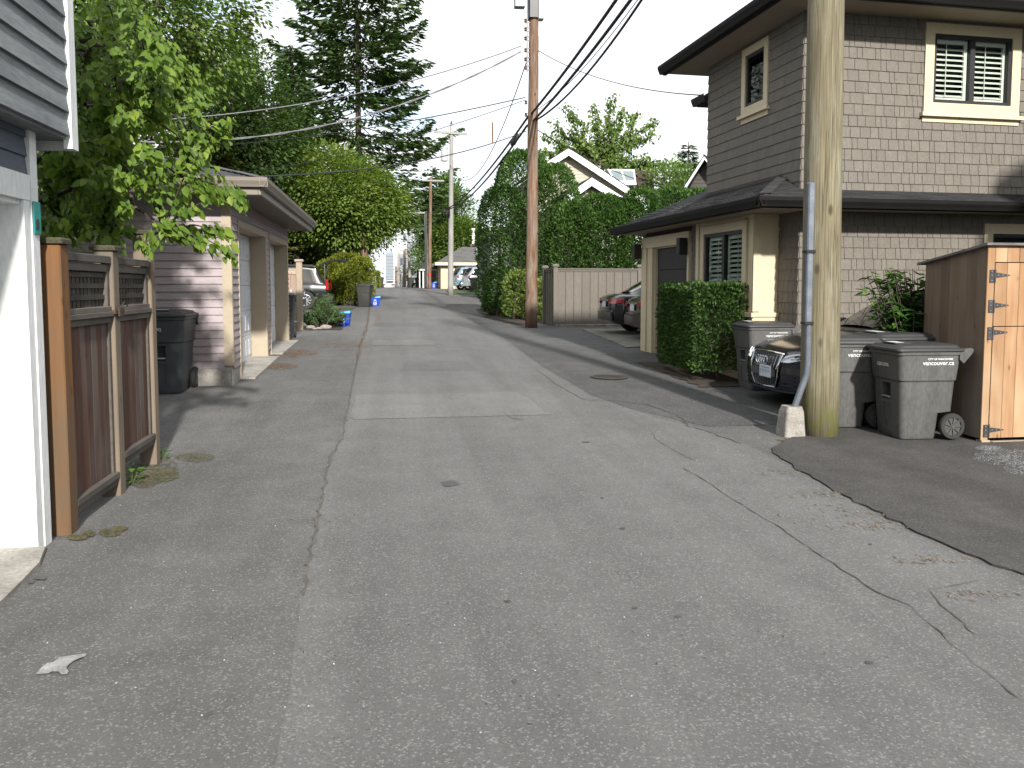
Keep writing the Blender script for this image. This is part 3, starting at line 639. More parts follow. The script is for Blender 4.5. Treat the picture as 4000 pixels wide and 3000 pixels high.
mb=MB(); mb.box(-.81,9.5,-.45,-.003,2.735,2.75); mb.box(-.81,.0,0,5.7,2.735,2.75); mb.build('soffit',mat('tan soffit',(.30,.25,.19)),rl)
mb=MB(); mb.box(-.012,.0,.5,3.1,3.24,3.30); mb.build('flashing',BLACKM,rl)
# little rear roof
mb=MB(); roof_face(mb,(0,3.1,5.09),(0,3.64,5.09),(1.2,3.4,5.5),(1.2,3.1,5.5),.13,seed=13); gutter(mb,(0,3.1,4.96),(0,3.64,4.96),(-1,0,0),.13,.10); mb.box(0,2,3.105,3.6,4.95,5.07); mb.build('rear_roof',[ROOFD],H0,fixn=False)
mb=MB(); mb.box(.45,6,3.105,3.40,3.0,4.94); mb.build('rear_wall',SHING,H0)
# ================================================================ mauve double garage on the left
MAUVE=mat('mauve siding paint',(.345,.295,.30),(.31,.262,.268),2,rough=.65,island=.05,fine=.18,bmp=.05)
TAN=mat('tan trim paint',(.37,.31,.225),(.34,.285,.21),3,rough=.6,fine=.12)
GXo,GYo=-2.25,12.42
LG=thing('mauve_garage','low mauve clapboard double garage with grey hip roof and two white doors','garage',(GXo,GYo,0))
gzb=.46; L=6.95; wl=5.5
d1=(.60,3.40,.33,2.60); d2=(3.92,6.70,.36,2.60)
mb=MB()
laps(mb,(0,0,0),US,NY,-wl,-.115,gzb,2.98,.112); sheet_holes(mb,(0,0,0),US,NY,-wl,0,.1,3.0,[],-.004)
laps(mb,(0,0,0),UT,Vector((1,0,0)),.03,L,gzb,2.98,.112,[(d1[0],d1[1],.2,d1[3]),(d2[0],d2[1],.2,d2[3])]); sheet_holes(mb,(0,0,0),UT,Vector((1,0,0)),0,L,.2,3.0,[(d1[0],d1[1],.1,d1[3]),(d2[0],d2[1],.1,d2[3])],-.004)
mb.face([(-wl,L,0),(0,L,0),(0,L,3),(-wl,L,3)]); mb.face([(-wl,0,0),(-wl,L,0),(-wl,L,3),(-wl,0,3)])
mb.build('wall',MAUVE,LG,fixn=False)
mb=MB(); mb.box(-.115,.018,-.022,-.001,.50,2.9); mb.box(.001,.02,0.0,.05,.5,2.9); mb.build('corner_board',TAN,LG)
mb=MB(); mb.bbox(-wl,-.03,-.03,.02,.05,.455,.01); mb.build('foundation',CONC,LG); mb=MB(); mb.bbox(-.029,.004,-.02,.58,.05,.445,.01); mb.build('foundation',CONC,LG); mb=MB(); mb.bbox(-.03,.004,3.42,3.9,.2,.445,.01); mb.build('foundation',CONC,LG)
for k,d in enumerate((d1,d2)):
    mb=MB(); mb.box(-.30,.022,d[1]-.03,d[1],d[2]-.02,d[3]); mb.box(-.30,.022,d[0],d[0]+.03,d[2]-.02,d[3]); mb.box(-.30,.022,d[0]+.03,d[1]-.03,d[3]-.03,d[3]); mb.box(.0,.026,d[1],d[1]+.06,d[2]-.03,d[3]+.06); mb.box(.0,.026,d[0]-.05,d[0],d[2]-.1,d[3]+.06); mb.box(.0,.027,d[0],d[1],d[3],d[3]+.06); js=mb.build('door_frame',TAN,LG)
    mb=MB(); n=5; hh=(d[3]-.03-d[2]-.005)/n; DW=mat('white garage door',(.66,.67,.70),(.60,.61,.65),2,rough=.45,fine=.06)
    for i in range(n):
        z=d[2]+.005+i*hh; mb.bbox(-.30,-.265,d[0]+.031,d[1]-.031,z,z+hh-.006,.006)
        for j in range(8):
            y=d[0]+.09+j*(d[1]-d[0]-.12)/8; mb.bbox(-.266,-.256,y,y+(d[1]-d[0]-.12)/8-.05,z+.08,z+hh-.09,.012)
    mb.build('garage_door',DW,LG)
# roof, fascia, gutters, soffit
ex0,ex1,ey0,ey1,ze=-wl-.5,.52,-.50,L+.50,3.16
mb=MB(); xm=(ex0+ex1)/2; hr=(ex1-ex0)/2*.30
roof_face(mb,(ex0,ey0,ze),(ex1,ey0,ze),(xm,ey0+(ex1-xm),ze+hr),(xm,ey0+(ex1-xm),ze+hr),.14,.3,seed=21)
roof_face(mb,(ex1,ey0,ze),(ex1,ey1,ze),(xm,ey1-(ex1-xm),ze+hr),(xm,ey0+(ex1-xm),ze+hr),.14,.3,seed=22)
roof_face(mb,(ex0,ey1,ze),(ex0,ey0,ze),(xm,ey0+(ex1-xm),ze+hr),(xm,ey1-(ex1-xm),ze+hr),.14,.3,seed=23)
roof_face(mb,(ex1,ey1,ze),(ex0,ey1,ze),(xm,ey1-(ex1-xm),ze+hr),(xm,ey1-(ex1-xm),ze+hr),.14,.3,seed=24)
for k in range(9): 
    p=Vector((ex1,ey0,ze+.012)).lerp(Vector((xm,ey0+(ex1-xm),ze+hr+.012)),k/9); q=Vector((ex1,ey0,ze+.022)).lerp(Vector((xm,ey0+(ex1-xm),ze+hr+.022)),(k+1.15)/9); mb.bar(p,q,.2,.01)
rr=mb.build('roof',ROOFG,LG,fixn=False)
GTAN=mat('taupe gutter',(.195,.170,.142),(.17,.148,.124),3,rough=.45)
mb=MB(); gutter(mb,(ex0,ey0,3.03),(ex1+.10,ey0,3.03),(0,-1,0),.13,.10); gutter(mb,(ex1,ey0-.10,3.031),(ex1,ey1,3.031),(1,0,0),.13,.10); mb.build('gutter',GTAN,rr)
mb=MB(); mb.box(ex0,ex1-.04,ey0,ey0+.035,2.93,3.14); mb.box(ex1-.035,ex1,ey0,ey1,2.931,3.141); mb.build('fascia',GTAN,rr)
mb=MB(); mb.box(ex0,ex1-.036,ey0+.036,0.0,2.955,2.97); mb.box(.0,ex1-.036,0.001,ey1,2.955,2.97); mb.box(ex0,0,L,ey1,2.955,2.97)
for k in range(60): mb.box(.02,ex1-.04,.02+k*.125,.028+k*.125,2.950,2.956)
mb.build('soffit',GTAN,rr)
# ================================================================ blue-grey garage at the left edge
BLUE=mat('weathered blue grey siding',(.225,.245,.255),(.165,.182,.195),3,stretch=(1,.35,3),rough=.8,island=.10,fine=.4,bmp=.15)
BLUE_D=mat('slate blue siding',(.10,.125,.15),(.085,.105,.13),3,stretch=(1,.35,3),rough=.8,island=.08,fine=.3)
WHT=mat('white trim paint',(.76,.78,.78),(.60,.62,.61),1.6,stretch=(2.5,2.5,.7),rough=.6,fine=.25,bmp=.10,lo=.5,hi=.8)
BG=thing('blue_garage','blue grey clapboard garage with overhanging upper storey and white door surround','garage',(-2.20,5.60,0))
PXD=Vector((1,0,0))
mb=MB()   # overhanging storey: face toward the lane at local x .39
laps(mb,(.14,0,0),UT,PXD,-9,.20,2.63,6.0,.152,butt=.024); sheet_holes(mb,(.14,0,0),UT,PXD,-9,.28,2.61,6.0,[],-.004)
mb.face([(.136,.28,2.61),(-6,.28,2.61),(-6,.28,6),(.136,.28,6)]); mb.face([(.136,-9,2.61),(-6,-9,2.61),(-6,-9,6),(.136,-9,6)]); mb.face([(.136,-9,2.61),(.136,.28,2.61),(-6,.28,2.61),(-6,-9,2.61)]); mb.face([(.3,-9.4,6.0),(.3,.4,6.0),(-6,.4,6.0),(-6,-9.4,6.0)])
mb.build('upper_storey',BLUE,BG,fixn=False)
mb=MB(); mb.box(.12,.175,.20,.305,2.55,6.0); mb.box(-.4,.119,.281,.304,2.55,6.0); mb.build('corner_board',WHT,BG)
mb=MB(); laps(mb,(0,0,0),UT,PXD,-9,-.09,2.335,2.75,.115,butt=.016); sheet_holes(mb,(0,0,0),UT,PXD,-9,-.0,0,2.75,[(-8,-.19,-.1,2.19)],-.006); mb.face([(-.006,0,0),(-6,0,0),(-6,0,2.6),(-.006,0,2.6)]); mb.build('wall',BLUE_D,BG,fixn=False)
mb=MB(); mb.box(.002,.03,-.10,.0,-.02,2.62); mb.box(.001,.026,-9,-.101,2.18,2.335); mb.box(.001,.022,-.19,-.101,-.02,2.179); mb.build('door_casing',WHT,BG)
mb=MB(); mb.box(-.30,0.0,-.19,-.16,-.02,2.19); mb.box(-.30,-.001,-8,-.191,2.15,2.19); mb.box(-.285,-.255,-.215,-.191,-.02,2.15)
mb.build('door_jamb',WHT,BG)
mb=MB()
for k in range(14): mb.bbox(-.335,-.30,-8,-.20,.05+k*.152,.05+k*.152+.146,.014)
mb.build('garage_door',mat('white panel door',(.70,.71,.72),(.66,.67,.69),3,rough=.5),BG)
mb=MB(); TEAL=mat('teal enamel',(.02,.24,.22),(.018,.21,.20),3,rough=.4)
AP=thing('address_plaque','small teal house number plaque reading 8 on white trim of the blue garage','sign',(-2.167,5.55,2.08))
mb.bbox(0,.008,-.045,.055,-.10,.10,.003); mb.build('plate',TEAL,AP)
INK=mat('dark print',(.02,.02,.02),(.03,.03,.03),3,rough=.6)
text_mesh('numeral','8',.095,INK,AP,frameM((.0095,-.028,-.075),(0,1,0),(0,0,1)),bold=.002)
# ================================================================ wooden gate fence on the left
CED_O=wood('orange stained post',(.19,.083,.024),(.115,.052,.02),(.095,.072,.048),'z')
CED_G=wood('weathered grey wood',(.135,.118,.102),(.085,.075,.066),(.065,.057,.052),'y')
CED_GZ=wood('weathered grey post',(.20,.155,.11),(.135,.108,.083),(.105,.095,.08),'z')
CED_R=wood('faded red stained boards',(.095,.045,.030),(.060,.034,.026),(.13,.115,.105),'z',island=.3)
MOSSY=mat('mossy cap',(.085,.075,.045),(.055,.055,.03),8,rough=.95,fine=.6,bmp=.6)
FG=thing('gate_fence','weathered wooden fence with lattice tops beside the blue grey garage','fence',(-2.175,5.73,0))
def post(y,top,m,w=.15,h=.13,base=-.02,cap=True):
    mb=MB(); mb.bbox(-.075,.075,y,y+h,base,top,.008); p=mb.build('post',m,FG)
    if cap:
        mb=MB(); mb.bbox(-.095,.095,y-.02,y+h+.02,top+.001,top+.04,.012); mb.build('cap',MOSSY,p)
post(0,1.93,CED_O,h=.14); post(1.03,1.93,CED_GZ,h=.14); post(2.06,2.12,CED_GZ,h=.13,base=0)
for k,(y0,y1,zb) in enumerate(((.145,1.025,.10),(1.175,2.055,.22))):
    mb=MB(); x=.045
    mb.bbox(.0,x+.02,y0,y1,1.83,1.885,.006); mb.bbox(.0,x,y0,y1,1.765,1.822,.005)
    mb.bbox(.0,x+.012,y0,y1,1.462,1.50,.004); mb.bbox(.0,x+.03,y0-.01,y1,1.425,1.46,.004); mb.bbox(.0,x+.008,y0,y1,1.375,1.422,.004)
    mb.bbox(.0,x+.03,y0,y1,zb+.055,zb+.10,.004); mb.bbox(.0,x+.014,y0,y1,zb,zb+.052,.004); mb.bbox(.0,x,y0,y0+.035,zb,1.83,.004); mb.bbox(.001,x+.001,y1-.05,y1,zb,1.83,.004)
    mb.build('rail',CED_G,FG)
    mb=MB(); n=7; w_=(y1-y0-.085)/n
    for i in range(n): mb.bbox(.012,.030,y0+.035+i*w_,y0+.035+(i+1)*w_-.003,zb+.1,1.372,.003)
    mb.build('board_panel',CED_R,FG)
    mb=MB()
    for i in range(10): y=y0+.06+i*(y1-y0-.13)/10; mb.box(.004,.014,y,y+.056,1.50,1.765)
    for z in (1.555,1.64,1.72): mb.box(.0145,.024,y0+.036,y1-.051,z,z+.036)
    mb.build('lattice',wood('shade darkened weathered lattice',(.060,.052,.046),(.04,.035,.032),(.085,.075,.066),'z'),FG)  # slat wood darkened to stand in for the shaded foliage behind the lattice
mb=MB(); mb.bbox(.06,.095,1.00,1.22,1.44,1.47,.004); mb.bbox(.09,.11,1.05,1.16,1.42,1.49,.006); mb.tube([(.09,1.1,1.48),(.12,1.13,1.53),(.115,1.22,1.50),(.10,1.26,1.49)],.004,5); mb.build('latch',mat('rusty steel',(.05,.04,.035),(.09,.055,.035),9,rough=.7,metal=.5),FG)
NP=thing('notice_plate','small white and blue notice plate nailed to the middle gate post','sign',(-2.122,6.84,1.80))
mb=MB(); mb.bbox(0,.006,-.04,.055,-.065,.065,.002); mb.build('plate',mat('white enamel',(.62,.64,.66),(.58,.6,.62),3,rough=.4),NP)
mb=MB(); BLU=mat('blue print',(.05,.08,.25),(.06,.09,.22),4)
for z,a,b in ((.035,-.02,.04),(.012,-.025,.03),(-.012,-.02,.045)): mb.box(.0062,.0072,a,b,z-.006,z+.006)
mb.box(.0062,.0073,-.03,.045,-.055,-.03); mb.build('print',BLU,NP)
# small weeds by the gate
WEED=foliage('weed green',(.05,.11,.02),(.08,.16,.03),(.13,.22,.05))
def weed(name,label,u,v,h,n,seed,size=.06):
    rng=np.random.default_rng(seed); p=G(u,v); t=thing(name,label,'plant',tuple(p))
    a=rng.uniform(0,2*PI,n); r=rng.uniform(0,h*.45,n); P=np.stack([r*np.cos(a),r*np.sin(a),rng.uniform(.01,h,n)],1)
    D=np.stack([np.cos(a),np.sin(a),rng.uniform(-.2,.6,n)],1); V,F=leaf_arrays(P,D,np.tile([0,0,1.],(n,1))+rand_dirs(n,rng)*.3,rng.uniform(.6,1.2,n)*size,rng.uniform(.5,.8,n)*size,full=True)
    np_mesh('leaves',V,F,WEED,t)
    mb=MB()
    for k in range(4): mb.tube([(0,0,-.01),(.3*h*math.cos(k*1.7),.3*h*math.sin(k*1.7),h*.7)],[.004,.002],5)
    mb.build('stem',mat('green stem',(.08,.13,.03),(.1,.12,.04),5),t)
weed('weed_plant','low leafy weed under the middle gate post',515,1895,.16,26,3,.07); weed('weed_plant','small weed growing at the foot of the end gate post',640,1795,.10,22,5,.045)
# ================================================================ fence bit beyond the mauve garage
WF=thing('wood_fence','short pinkish cedar fence end with capped post beyond the mauve garage','fence',(-2.36,22.9,.49))
CED_P=wood('pinkish cedar',(.30,.20,.15),(.22,.15,.115),(.24,.21,.18),'z',island=.15)
TANW=wood('tan cedar',(.34,.27,.19),(.27,.21,.15),(.22,.2,.16),'z')
mb=MB(); mb.bbox(-.08,.08,-.08,.08,-.02,1.84,.01); p=mb.build('post',TANW,WF); mb=MB(); mb.bbox(-.115,.115,-.115,.115,1.841,1.90,.012); mb.build('cap',TANW,p)
mb=MB()
for i in range(5): mb.bbox(-.085-.145*(i+1),-.085-.145*i-.004,-.012,.012,.38,1.50,.003)
mb.build('board_panel',CED_P,WF)
mb=MB(); mb.bbox(-.82,-.082,-.035,.035,1.60,1.65,.006); mb.bbox(-.82,-.082,-.03,.03,1.50,1.60,.005); mb.build('rail',TANW,WF); mb=MB(); mb.bbox(-.82,-.082,-.03,.03,.24,.38,.005); mb.build('rail',TANW,WF); mb=MB(); mb.bbox(-.82,-.082,-.02,.02,-.0,.20,.005); mb.build('rail',TANW,WF)
# ================================================================ taupe fence on the right
TAUP=mat('taupe fence paint',(.132,.117,.098),(.12,.106,.088),2,stretch=(1,1,.4),rough=.7,island=.05,fine=.2)
TF=thing('taupe_fence','taupe painted board fence with capped posts below the tall cedars','fence',(4.86,23.6,.5))
def tpost(x,y,h):
    mb=MB(); mb.bbox(x-.065,x+.065,y-.065,y+.065,-.05,h,.008); p=mb.build('post',TAUP,TF); mb=MB(); mb.bbox(x-.10,x+.10,y-.10,y+.10,h+.001,h+.05,.01); mb.bbox(x-.08,x+.08,y-.08,y+.08,h+.051,h+.075,.02); mb.build('cap',TAUP,p)
tpost(0,0,1.74); tpost(-.12,1.0,1.72); tpost(2.55,.0,1.73); tpost(5.0,.0,1.73)
mb=MB()
for i in range(20): mb.bbox(.066+.2455*i,.066+.2455*(i+1)-.009,-.012,.012,.06,1.60,.004)
for i in range(4): 
    y=.066+.22*i; mb.bbox(-.012-.12*(y/1.0),.012-.12*(y/1.0),y,y+.212,.02,1.60,.004)
mb.build('board_panel',TAUP,TF)
mb=MB(); mb.bbox(.066,5,-.06,.06,1.655,1.69,.006); mb.bbox(.066,5,-.03,.03,1.60,1.654,.004); mb.bar((-.01,.07,1.672),(-.11,.93,1.672),.12,.035); mb.bar((-.01,.07,1.625),(-.11,.93,1.625),.06,.05); mb.build('rail',TAUP,TF)
mb=MB(); mb.bbox(-.03,6,-.35,-.14,-.20,.055,.015); mb.bbox(-.03,6,-.139,.05,-.2,.02,.01); mb.build('kerb',CONC_D,TF)
# ================================================================ cedar shed at the right edge
SH=thing('cedar_shed','new orange cedar bin shed with black tee hinges at the right edge','shed',(6.12,7.65,0))
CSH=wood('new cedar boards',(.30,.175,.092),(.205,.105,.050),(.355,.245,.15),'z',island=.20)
CSD=wood('grey brown cedar boards',(.165,.115,.078),(.118,.084,.06),(.185,.155,.128),'z',island=.18)  # side and back boards, a darker grey brown than the front
mb=MB(); n=7
for i in range(n):
    y0,y1=.002+i*.137,.002+(i+1)*.137-.003; za=2.07-.16*y0/.96; zb_=2.07-.16*y1/.96
    mb.hexa([(-.02,y0,.07),(.0,y0,.07),(.0,y1,.07),(-.02,y1,.07),(-.02,y0,za),(0,y0,za),(0,y1,zb_),(-.02,y1,zb_)])
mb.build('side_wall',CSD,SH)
mb=MB(); mb.bbox(-.018,.064,-.022,-.001,.05,2.07,.003)
for i in range(14): mb.bbox(.067+i*.14,.067+(i+1)*.14-.003,-.022,-.001,1.905,2.07,.003)
mb.bbox(1.90,2.0,-.022,-.001,.05,1.9,.003); mb.build('front_frame',CSH,SH)
def sdoor(z0,z1,hz):
    mb=MB()
    for i in range(13): mb.bbox(.072+i*.14,.072+(i+1)*.14-.003,-.024,-.003,z0,z1,.003)
    d=mb.build('door',CSH,SH)
    for z in hz:
        mb=MB(); mb.bbox(.005,.060,-.030,-.0235,z-.075,z+.055,.002); mb.prism([(.072,-.031,z-.028),(.235,-.031,z-.004),(.24,-.031,z),(.235,-.031,z+.004),(.072,-.031,z+.028)],(0,.006,0)); mb.cyl((.066,-.032,z-.078),(.066,-.032,z+.058),.007,n=8)
        mb.cur=1
        for x,zz in ((.025,-.055),(.025,0),(.025,.035),(.10,0),(.15,0),(.20,0)): mb.lathe([(.007,0),(.005,.003)],(x,-.035,z+zz),8,'y')
        mb.build('hinge',[mat('black zinc hinge',(.075,.075,.08),(.11,.11,.115),8,rough=.45,metal=.7),mat('bright zinc',(.5,.5,.5),(.4,.4,.4),4,rough=.35,metal=.8)],d)
sdoor(1.245,1.895,(1.77,1.46)); sdoor(.075,1.235,(1.18,.16))
mb=MB(); mb.hexa([(-.07,-.07,2.075),(2.2,-.07,2.075),(2.2,1.05,1.90),(-.07,1.05,1.90),(-.07,-.07,2.10),(2.2,-.07,2.10),(2.2,1.05,1.925),(-.07,1.05,1.925)]); mb.build('roof',mat('grey plywood roof',(.20,.19,.18),(.13,.125,.12),6,rough=.9,fine=.5),SH)
mb=MB(); mb.bbox(-.01,.09,-.03,.06,-.02,.05,.004); mb.bbox(.0,2.0,.9,.98,0,.06,.004); mb.bbox(.12,2.0,-.03,.03,.0,.035,.004); mb.build('skid',wood('pale timber',(.40,.33,.22),(.32,.26,.18),(.28,.24,.18),'x'),SH)
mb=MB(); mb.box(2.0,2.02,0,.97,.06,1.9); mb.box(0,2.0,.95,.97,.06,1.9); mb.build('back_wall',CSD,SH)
# ================================================================ wheeled bins
BING=mat('grey bin plastic',(.112,.112,.107),(.082,.082,.078),5,stretch=(1,1,.4),rough=.6,fine=.4,bmp=.08)
BINL=mat('dark grey lid plastic',(.032,.033,.034),(.045,.045,.046),4,rough=.5,fine=.2)
BIND=mat('charcoal bin plastic',(.055,.060,.064),(.045,.048,.052),3,rough=.55,fine=.2,bmp=.05)
RUB=mat('rubber',(.022,.022,.022),(.03,.03,.029),6,rough=.85); HUBM=mat('wheel hub plastic',(.05,.05,.047),(.06,.058,.054),6,rough=.6)
LABW=mat('white print',(.62,.62,.61),(.55,.55,.54),5,rough=.6)
def rrect(x0,x1,h,r,z,n=4):
    pts=[]
    for cx_,cy_,a0 in ((x1-r,h-r,0),(x0+r,h-r,PI/2),(x0+r,-h+r,PI),(x1-r,-h+r,1.5*PI)):
        for k in range(n+1):
            a=a0+k*PI/2/n; pts.append((cx_+r*math.cos(a),cy_+r*math.sin(a),z))
    return pts
def stack(mb,rings):
    n=len(rings[0]); vs=[p for r_ in rings for p in r_]; fs=[]
    for i in range(len(rings)-1):
        for j in range(n): fs.append((i*n+j,i*n+(j+1)%n,(i+1)*n+(j+1)%n,(i+1)*n+j))
    fs.append(tuple(range(n-1,-1,-1))); k=(len(rings)-1)*n; fs.append(tuple(range(k,k+n))); mb.poly(vs,fs)
def make_bin(label,loc,rz,body_m,serial,group,scale=1.0,city=True,detail=True):
    t=thing('wheeled_bin',label,'bin',loc,rz,group); t.scale=(scale,)*3
    mb=MB(); stack(mb,[rrect(-.235,.13,.215,.045,.0),rrect(-.245,.135,.225,.05,.03),rrect(-.262,.15,.245,.055,.26),rrect(-.264,.285,.247,.055,.275),rrect(-.280,.30,.262,.055,.575),rrect(-.292,.312,.274,.055,.592),rrect(-.315,.335,.288,.05,.84),rrect(-.330,.345,.300,.05,.845),rrect(-.332,.347,.302,.05,.875),rrect(-.31,.33,.285,.05,.876)])
    b=mb.build('body',body_m,t,smooth=25)
    if detail:
        cut=MB(); cut.hexa([(-.5,-.075,.38),(-.19,-.075,.38),(-.19,.085,.38),(-.5,.085,.38),(-.5,-.075,.56),(-.20,-.075,.545),(-.20,.085,.545),(-.5,.085,.56)]); co=cut.build('cut',body_m,t)
        cut2=MB(); cut2.hexa([(-.6,-.06,.10),(-.235,-.06,.10),(-.235,.07,.10),(-.6,.07,.10),(-.6,-.08,.34),(-.255,-.08,.34),(-.255,.085,.34),(-.6,.085,.34)]); co2=cut2.build('cut2',body_m,t)
        for c_ in (co,co2):
            md=b.modifiers.new('b','BOOLEAN'); md.object=c_; md.operation='DIFFERENCE'; md.solver='EXACT'
        me=bpy.data.meshes.new_from_object(b.evaluated_get(bpy.context.evaluated_depsgraph_get()),depsgraph=bpy.context.evaluated_depsgraph_get()); b.modifiers.clear(); b.data=me; me.name='body'
        try: me.set_sharp_from_angle(angle=R(25))
        except Exception: pass
        for c_ in (co,co2): bpy.data.objects.remove(c_)
        mb=MB(); mb.cyl((-.268,-.073,.405),(-.268,.083,.405),.011,n=8); mb.build('lift_bar',mat('galvanised',(.42,.44,.45),(.3,.31,.33),9,rough=.4,metal=.7),t)
    mb=MB(); stack(mb,[rrect(-.345,.36,.312,.05,.878),rrect(-.352,.362,.318,.05,.885),rrect(-.350,.36,.316,.05,.905),rrect(-.31,.34,.28,.06,.915),rrect(-.29,.33,.265,.06,.935),rrect(-.18,.30,.20,.08,.948)]); mb.bbox(-.27,-.10,-.12,.12,.945,.957,.01)
    lid=mb.build('lid',BINL,t,smooth=30)
    mb=MB(); mb.box(-.25,-.16,-.10,.10,.9572,.9582); mb.build('lid_label',LABW,lid)
    mb=MB()
    for s in (-1,1): mb.prism([(.30,s*.301,.80),(.345,s*.301,.76),(.43,s*.301,.86),(.445,s*.301,.895),(.42,s*.301,.912),(.30,s*.301,.90)],(0,-s*.03,0))
    mb.cyl((.425,-.30,.885),(.425,.30,.885),.016,n=8); mb.build('handle',body_m,t)
    for s in (-1,1):
        mb=MB(); mb.lathe([(.088,-.026),(.122,-.026),(.130,-.012),(.130,.012),(.122,.026),(.088,.026)],(.265,s*.262,.13),24,'y',False); wh=mb.build('wheel',RUB,t,smooth=30)
        mb=MB(); mb.lathe([(.018,-.03),(.018,.03)],(.265,s*.262,.13),10,'y'); mb.lathe([(.088,-.014),(.088,.014)],(.265,s*.262,.13),20,'y')
        for k in range(9):
            a=2*PI*k/9; mb.bar((.265+.015*math.cos(a),s*.262+s*.018,.13+.015*math.sin(a)),(.265+.095*math.cos(a),s*.262+s*.018,.13+.095*math.sin(a)),.014,.014,(0,1,0))
        mb.build('hub',HUBM,wh)
    if detail:
        if city:
            th=math.atan2(.014,.25)
            text_mesh('lettering','vancouver.ca',.062,LABW,t,frameM((-.075,-.2870,.745),(1,0,0),(0,-.057,1)),align='LEFT',bold=.0008); text_mesh('lettering','CITY OF VANCOUVER',.026,LABW,t,frameM((-.025,-.2897,.795),(1,0,0),(0,-.057,1)),bold=.0008)
        if serial: text_mesh('serial_number',serial,.050,LABW,t,frameM((-.3065,.13,.715),(0,-1,0),(-.09,0,1)),bold=.0008)
    return t
b1=make_bin('grey wheeled bin against the cedar shed, nearest of the bins',(5.60,8.06,.045),R(-3),BING,'C0512016','wheeled bins',1.06)
def bin_copy(src,loc,rz,label,scale,drop=()):
    r=copy_thing(src,loc,rz,label,'wheeled bins'); r.scale=(scale,)*3
    for ch in list(r.children):
        if ch.name.split('.')[0] in drop: bpy.data.objects.remove(ch)
    return r
bin_copy(b1,(5.20,8.74,gz(8.6)+.022),R(-9),'grey wheeled bin half hidden behind the thick wooden pole',1.08,('serial_number',))
bin_copy(b1,(5.80,8.74,gz(8.6)+.022),R(2),'grey wheeled bin wedged between the shed shrub and two other bins',1.12,('serial_number',))
bin_copy(b1,(5.40,11.27,gz(11.2)),R(0),'grey wheeled bin between the clipped hedge and the black car nose',1.04,('serial_number',))
b2=make_bin('charcoal wheeled bin standing against the front of the mauve garage',(-3.08,12.0,gz(11.9)),R(90),BIND,'0700492','wheeled bins',1.2,city=False)
bin_copy(b2,(-2.52,20.05,gz(20)),R(92),'dark wheeled bin peeking out past the far corner of the mauve garage',1.15,('serial_number',))
b3=make_bin('dark wheeled bin beside the golden green cedar bush with a blue box',(-1.0,36.35,gz(36.3)),R(80),mat('dark olive bin plastic',(.028,.028,.025),(.035,.034,.03),3,rough=.6),None,'wheeled bins',1.05,detail=False)
bin_copy(b3,(6.1,57,gz(57)),R(120),'dark wheeled bin behind the silver van by the grey shed wall',1.05)
bin_copy(b3,(2.15,78,gz(78)),R(100),'small dark wheeled bin near the white car at the crest',1.0); bin_copy(b3,(2.85,77,gz(77)),R(80),'dark wheeled bin at the foot of the red marked brown pole',1.0)
bin_copy(b3,(-.62,74,gz(74)),R(90),'pale wheeled bin by the far trimmed hedge on the left',1.0)
# ================================================================ blue recycling boxes
BLUEP=mat('blue recycling plastic',(.012,.055,.42),(.010,.045,.36),3,rough=.4); CYAN=mat('light blue bag',(.10,.42,.72),(.08,.36,.66),6,rough=.35)
def blue_box(label,loc,rz,scale=1):
    t=thing('recycling_box',label,'box',loc,rz,'blue recycling boxes'); t.scale=(scale,)*3
    mb=MB(); w0,w1,d0,d1,h=.20,.235,.14,.175,.33
    o=[rrect(-w0,w0,d0,.03,0),rrect(-w1,w1,d1,.03,h),rrect(-w1-.018,w1+.018,d1+.018,.035,h+.002),rrect(-w1-.018,w1+.018,d1+.018,.035,h+.035),rrect(-w1+.006,w1-.006,d1-.006,.03,h+.036),rrect(-w0+.01,w0-.01,d0-.01,.03,.02)]
    stack(mb,o); mb.build('tub',BLUEP,t,smooth=30)
    mb=MB(); fy=lambda z:-(d0+(d1-d0)*z/h)-.004
    def bar(x0,x1,z0,z1): mb.hexa([(x0,fy(z0)+.003,z0),(x1,fy(z0)+.003,z0),(x1,fy(z0)-.0,z0),(x0,fy(z0)-.0,z0),(x0,fy(z1)+.003,z1),(x1,fy(z1)+.003,z1),(x1,fy(z1),z1),(x0,fy(z1),z1)])
    for k in range(9):
        a=PI*k/9; b=PI*(k+1)/9; bar(.02+.055*math.cos(b),.02+.055*math.cos(a),.20+.05*min(math.sin(a),math.sin(b)),.212+.05*max(math.sin(a),math.sin(b)))
    bar(-.04,-.025,.13,.205); bar(.065,.08,.13,.205); bar(-.055,.095,.115,.13); bar(0,.04,.15,.19); bar(-.03,.07,.275,.29); bar(-.05,.09,.085,.098); bar(-.035,.075,.062,.074); mb.build('print',LABW,t)
    mb=MB(); mb.prism([(-.02,-.165,.33),(.235,-.17,.345),(.245,-.165,.43),(.03,-.16,.40)],(0,.02,0)); mb.prism([(.05,-.1,.30),(.22,-.1,.32),(.225,-.1,.42),(.07,-.1,.40)],(0,.2,.01)); mb.build('paper_bag',CYAN,t)
    return t
bb=blue_box('bright blue recycling box on the asphalt beside the low shrub',(-1.32,24.35,gz(24.3)),R(-6),1.05)
copy_thing(bb,(-.60,36.75,gz(36.7)),R(10),'small blue recycling box beside the dark bin by the golden cedars')
b9=copy_thing(bb,(3.78,69,gz(69)),R(5),'tiny blue recycling box at the foot of the far poles'); b9.scale=(1.3,)*3
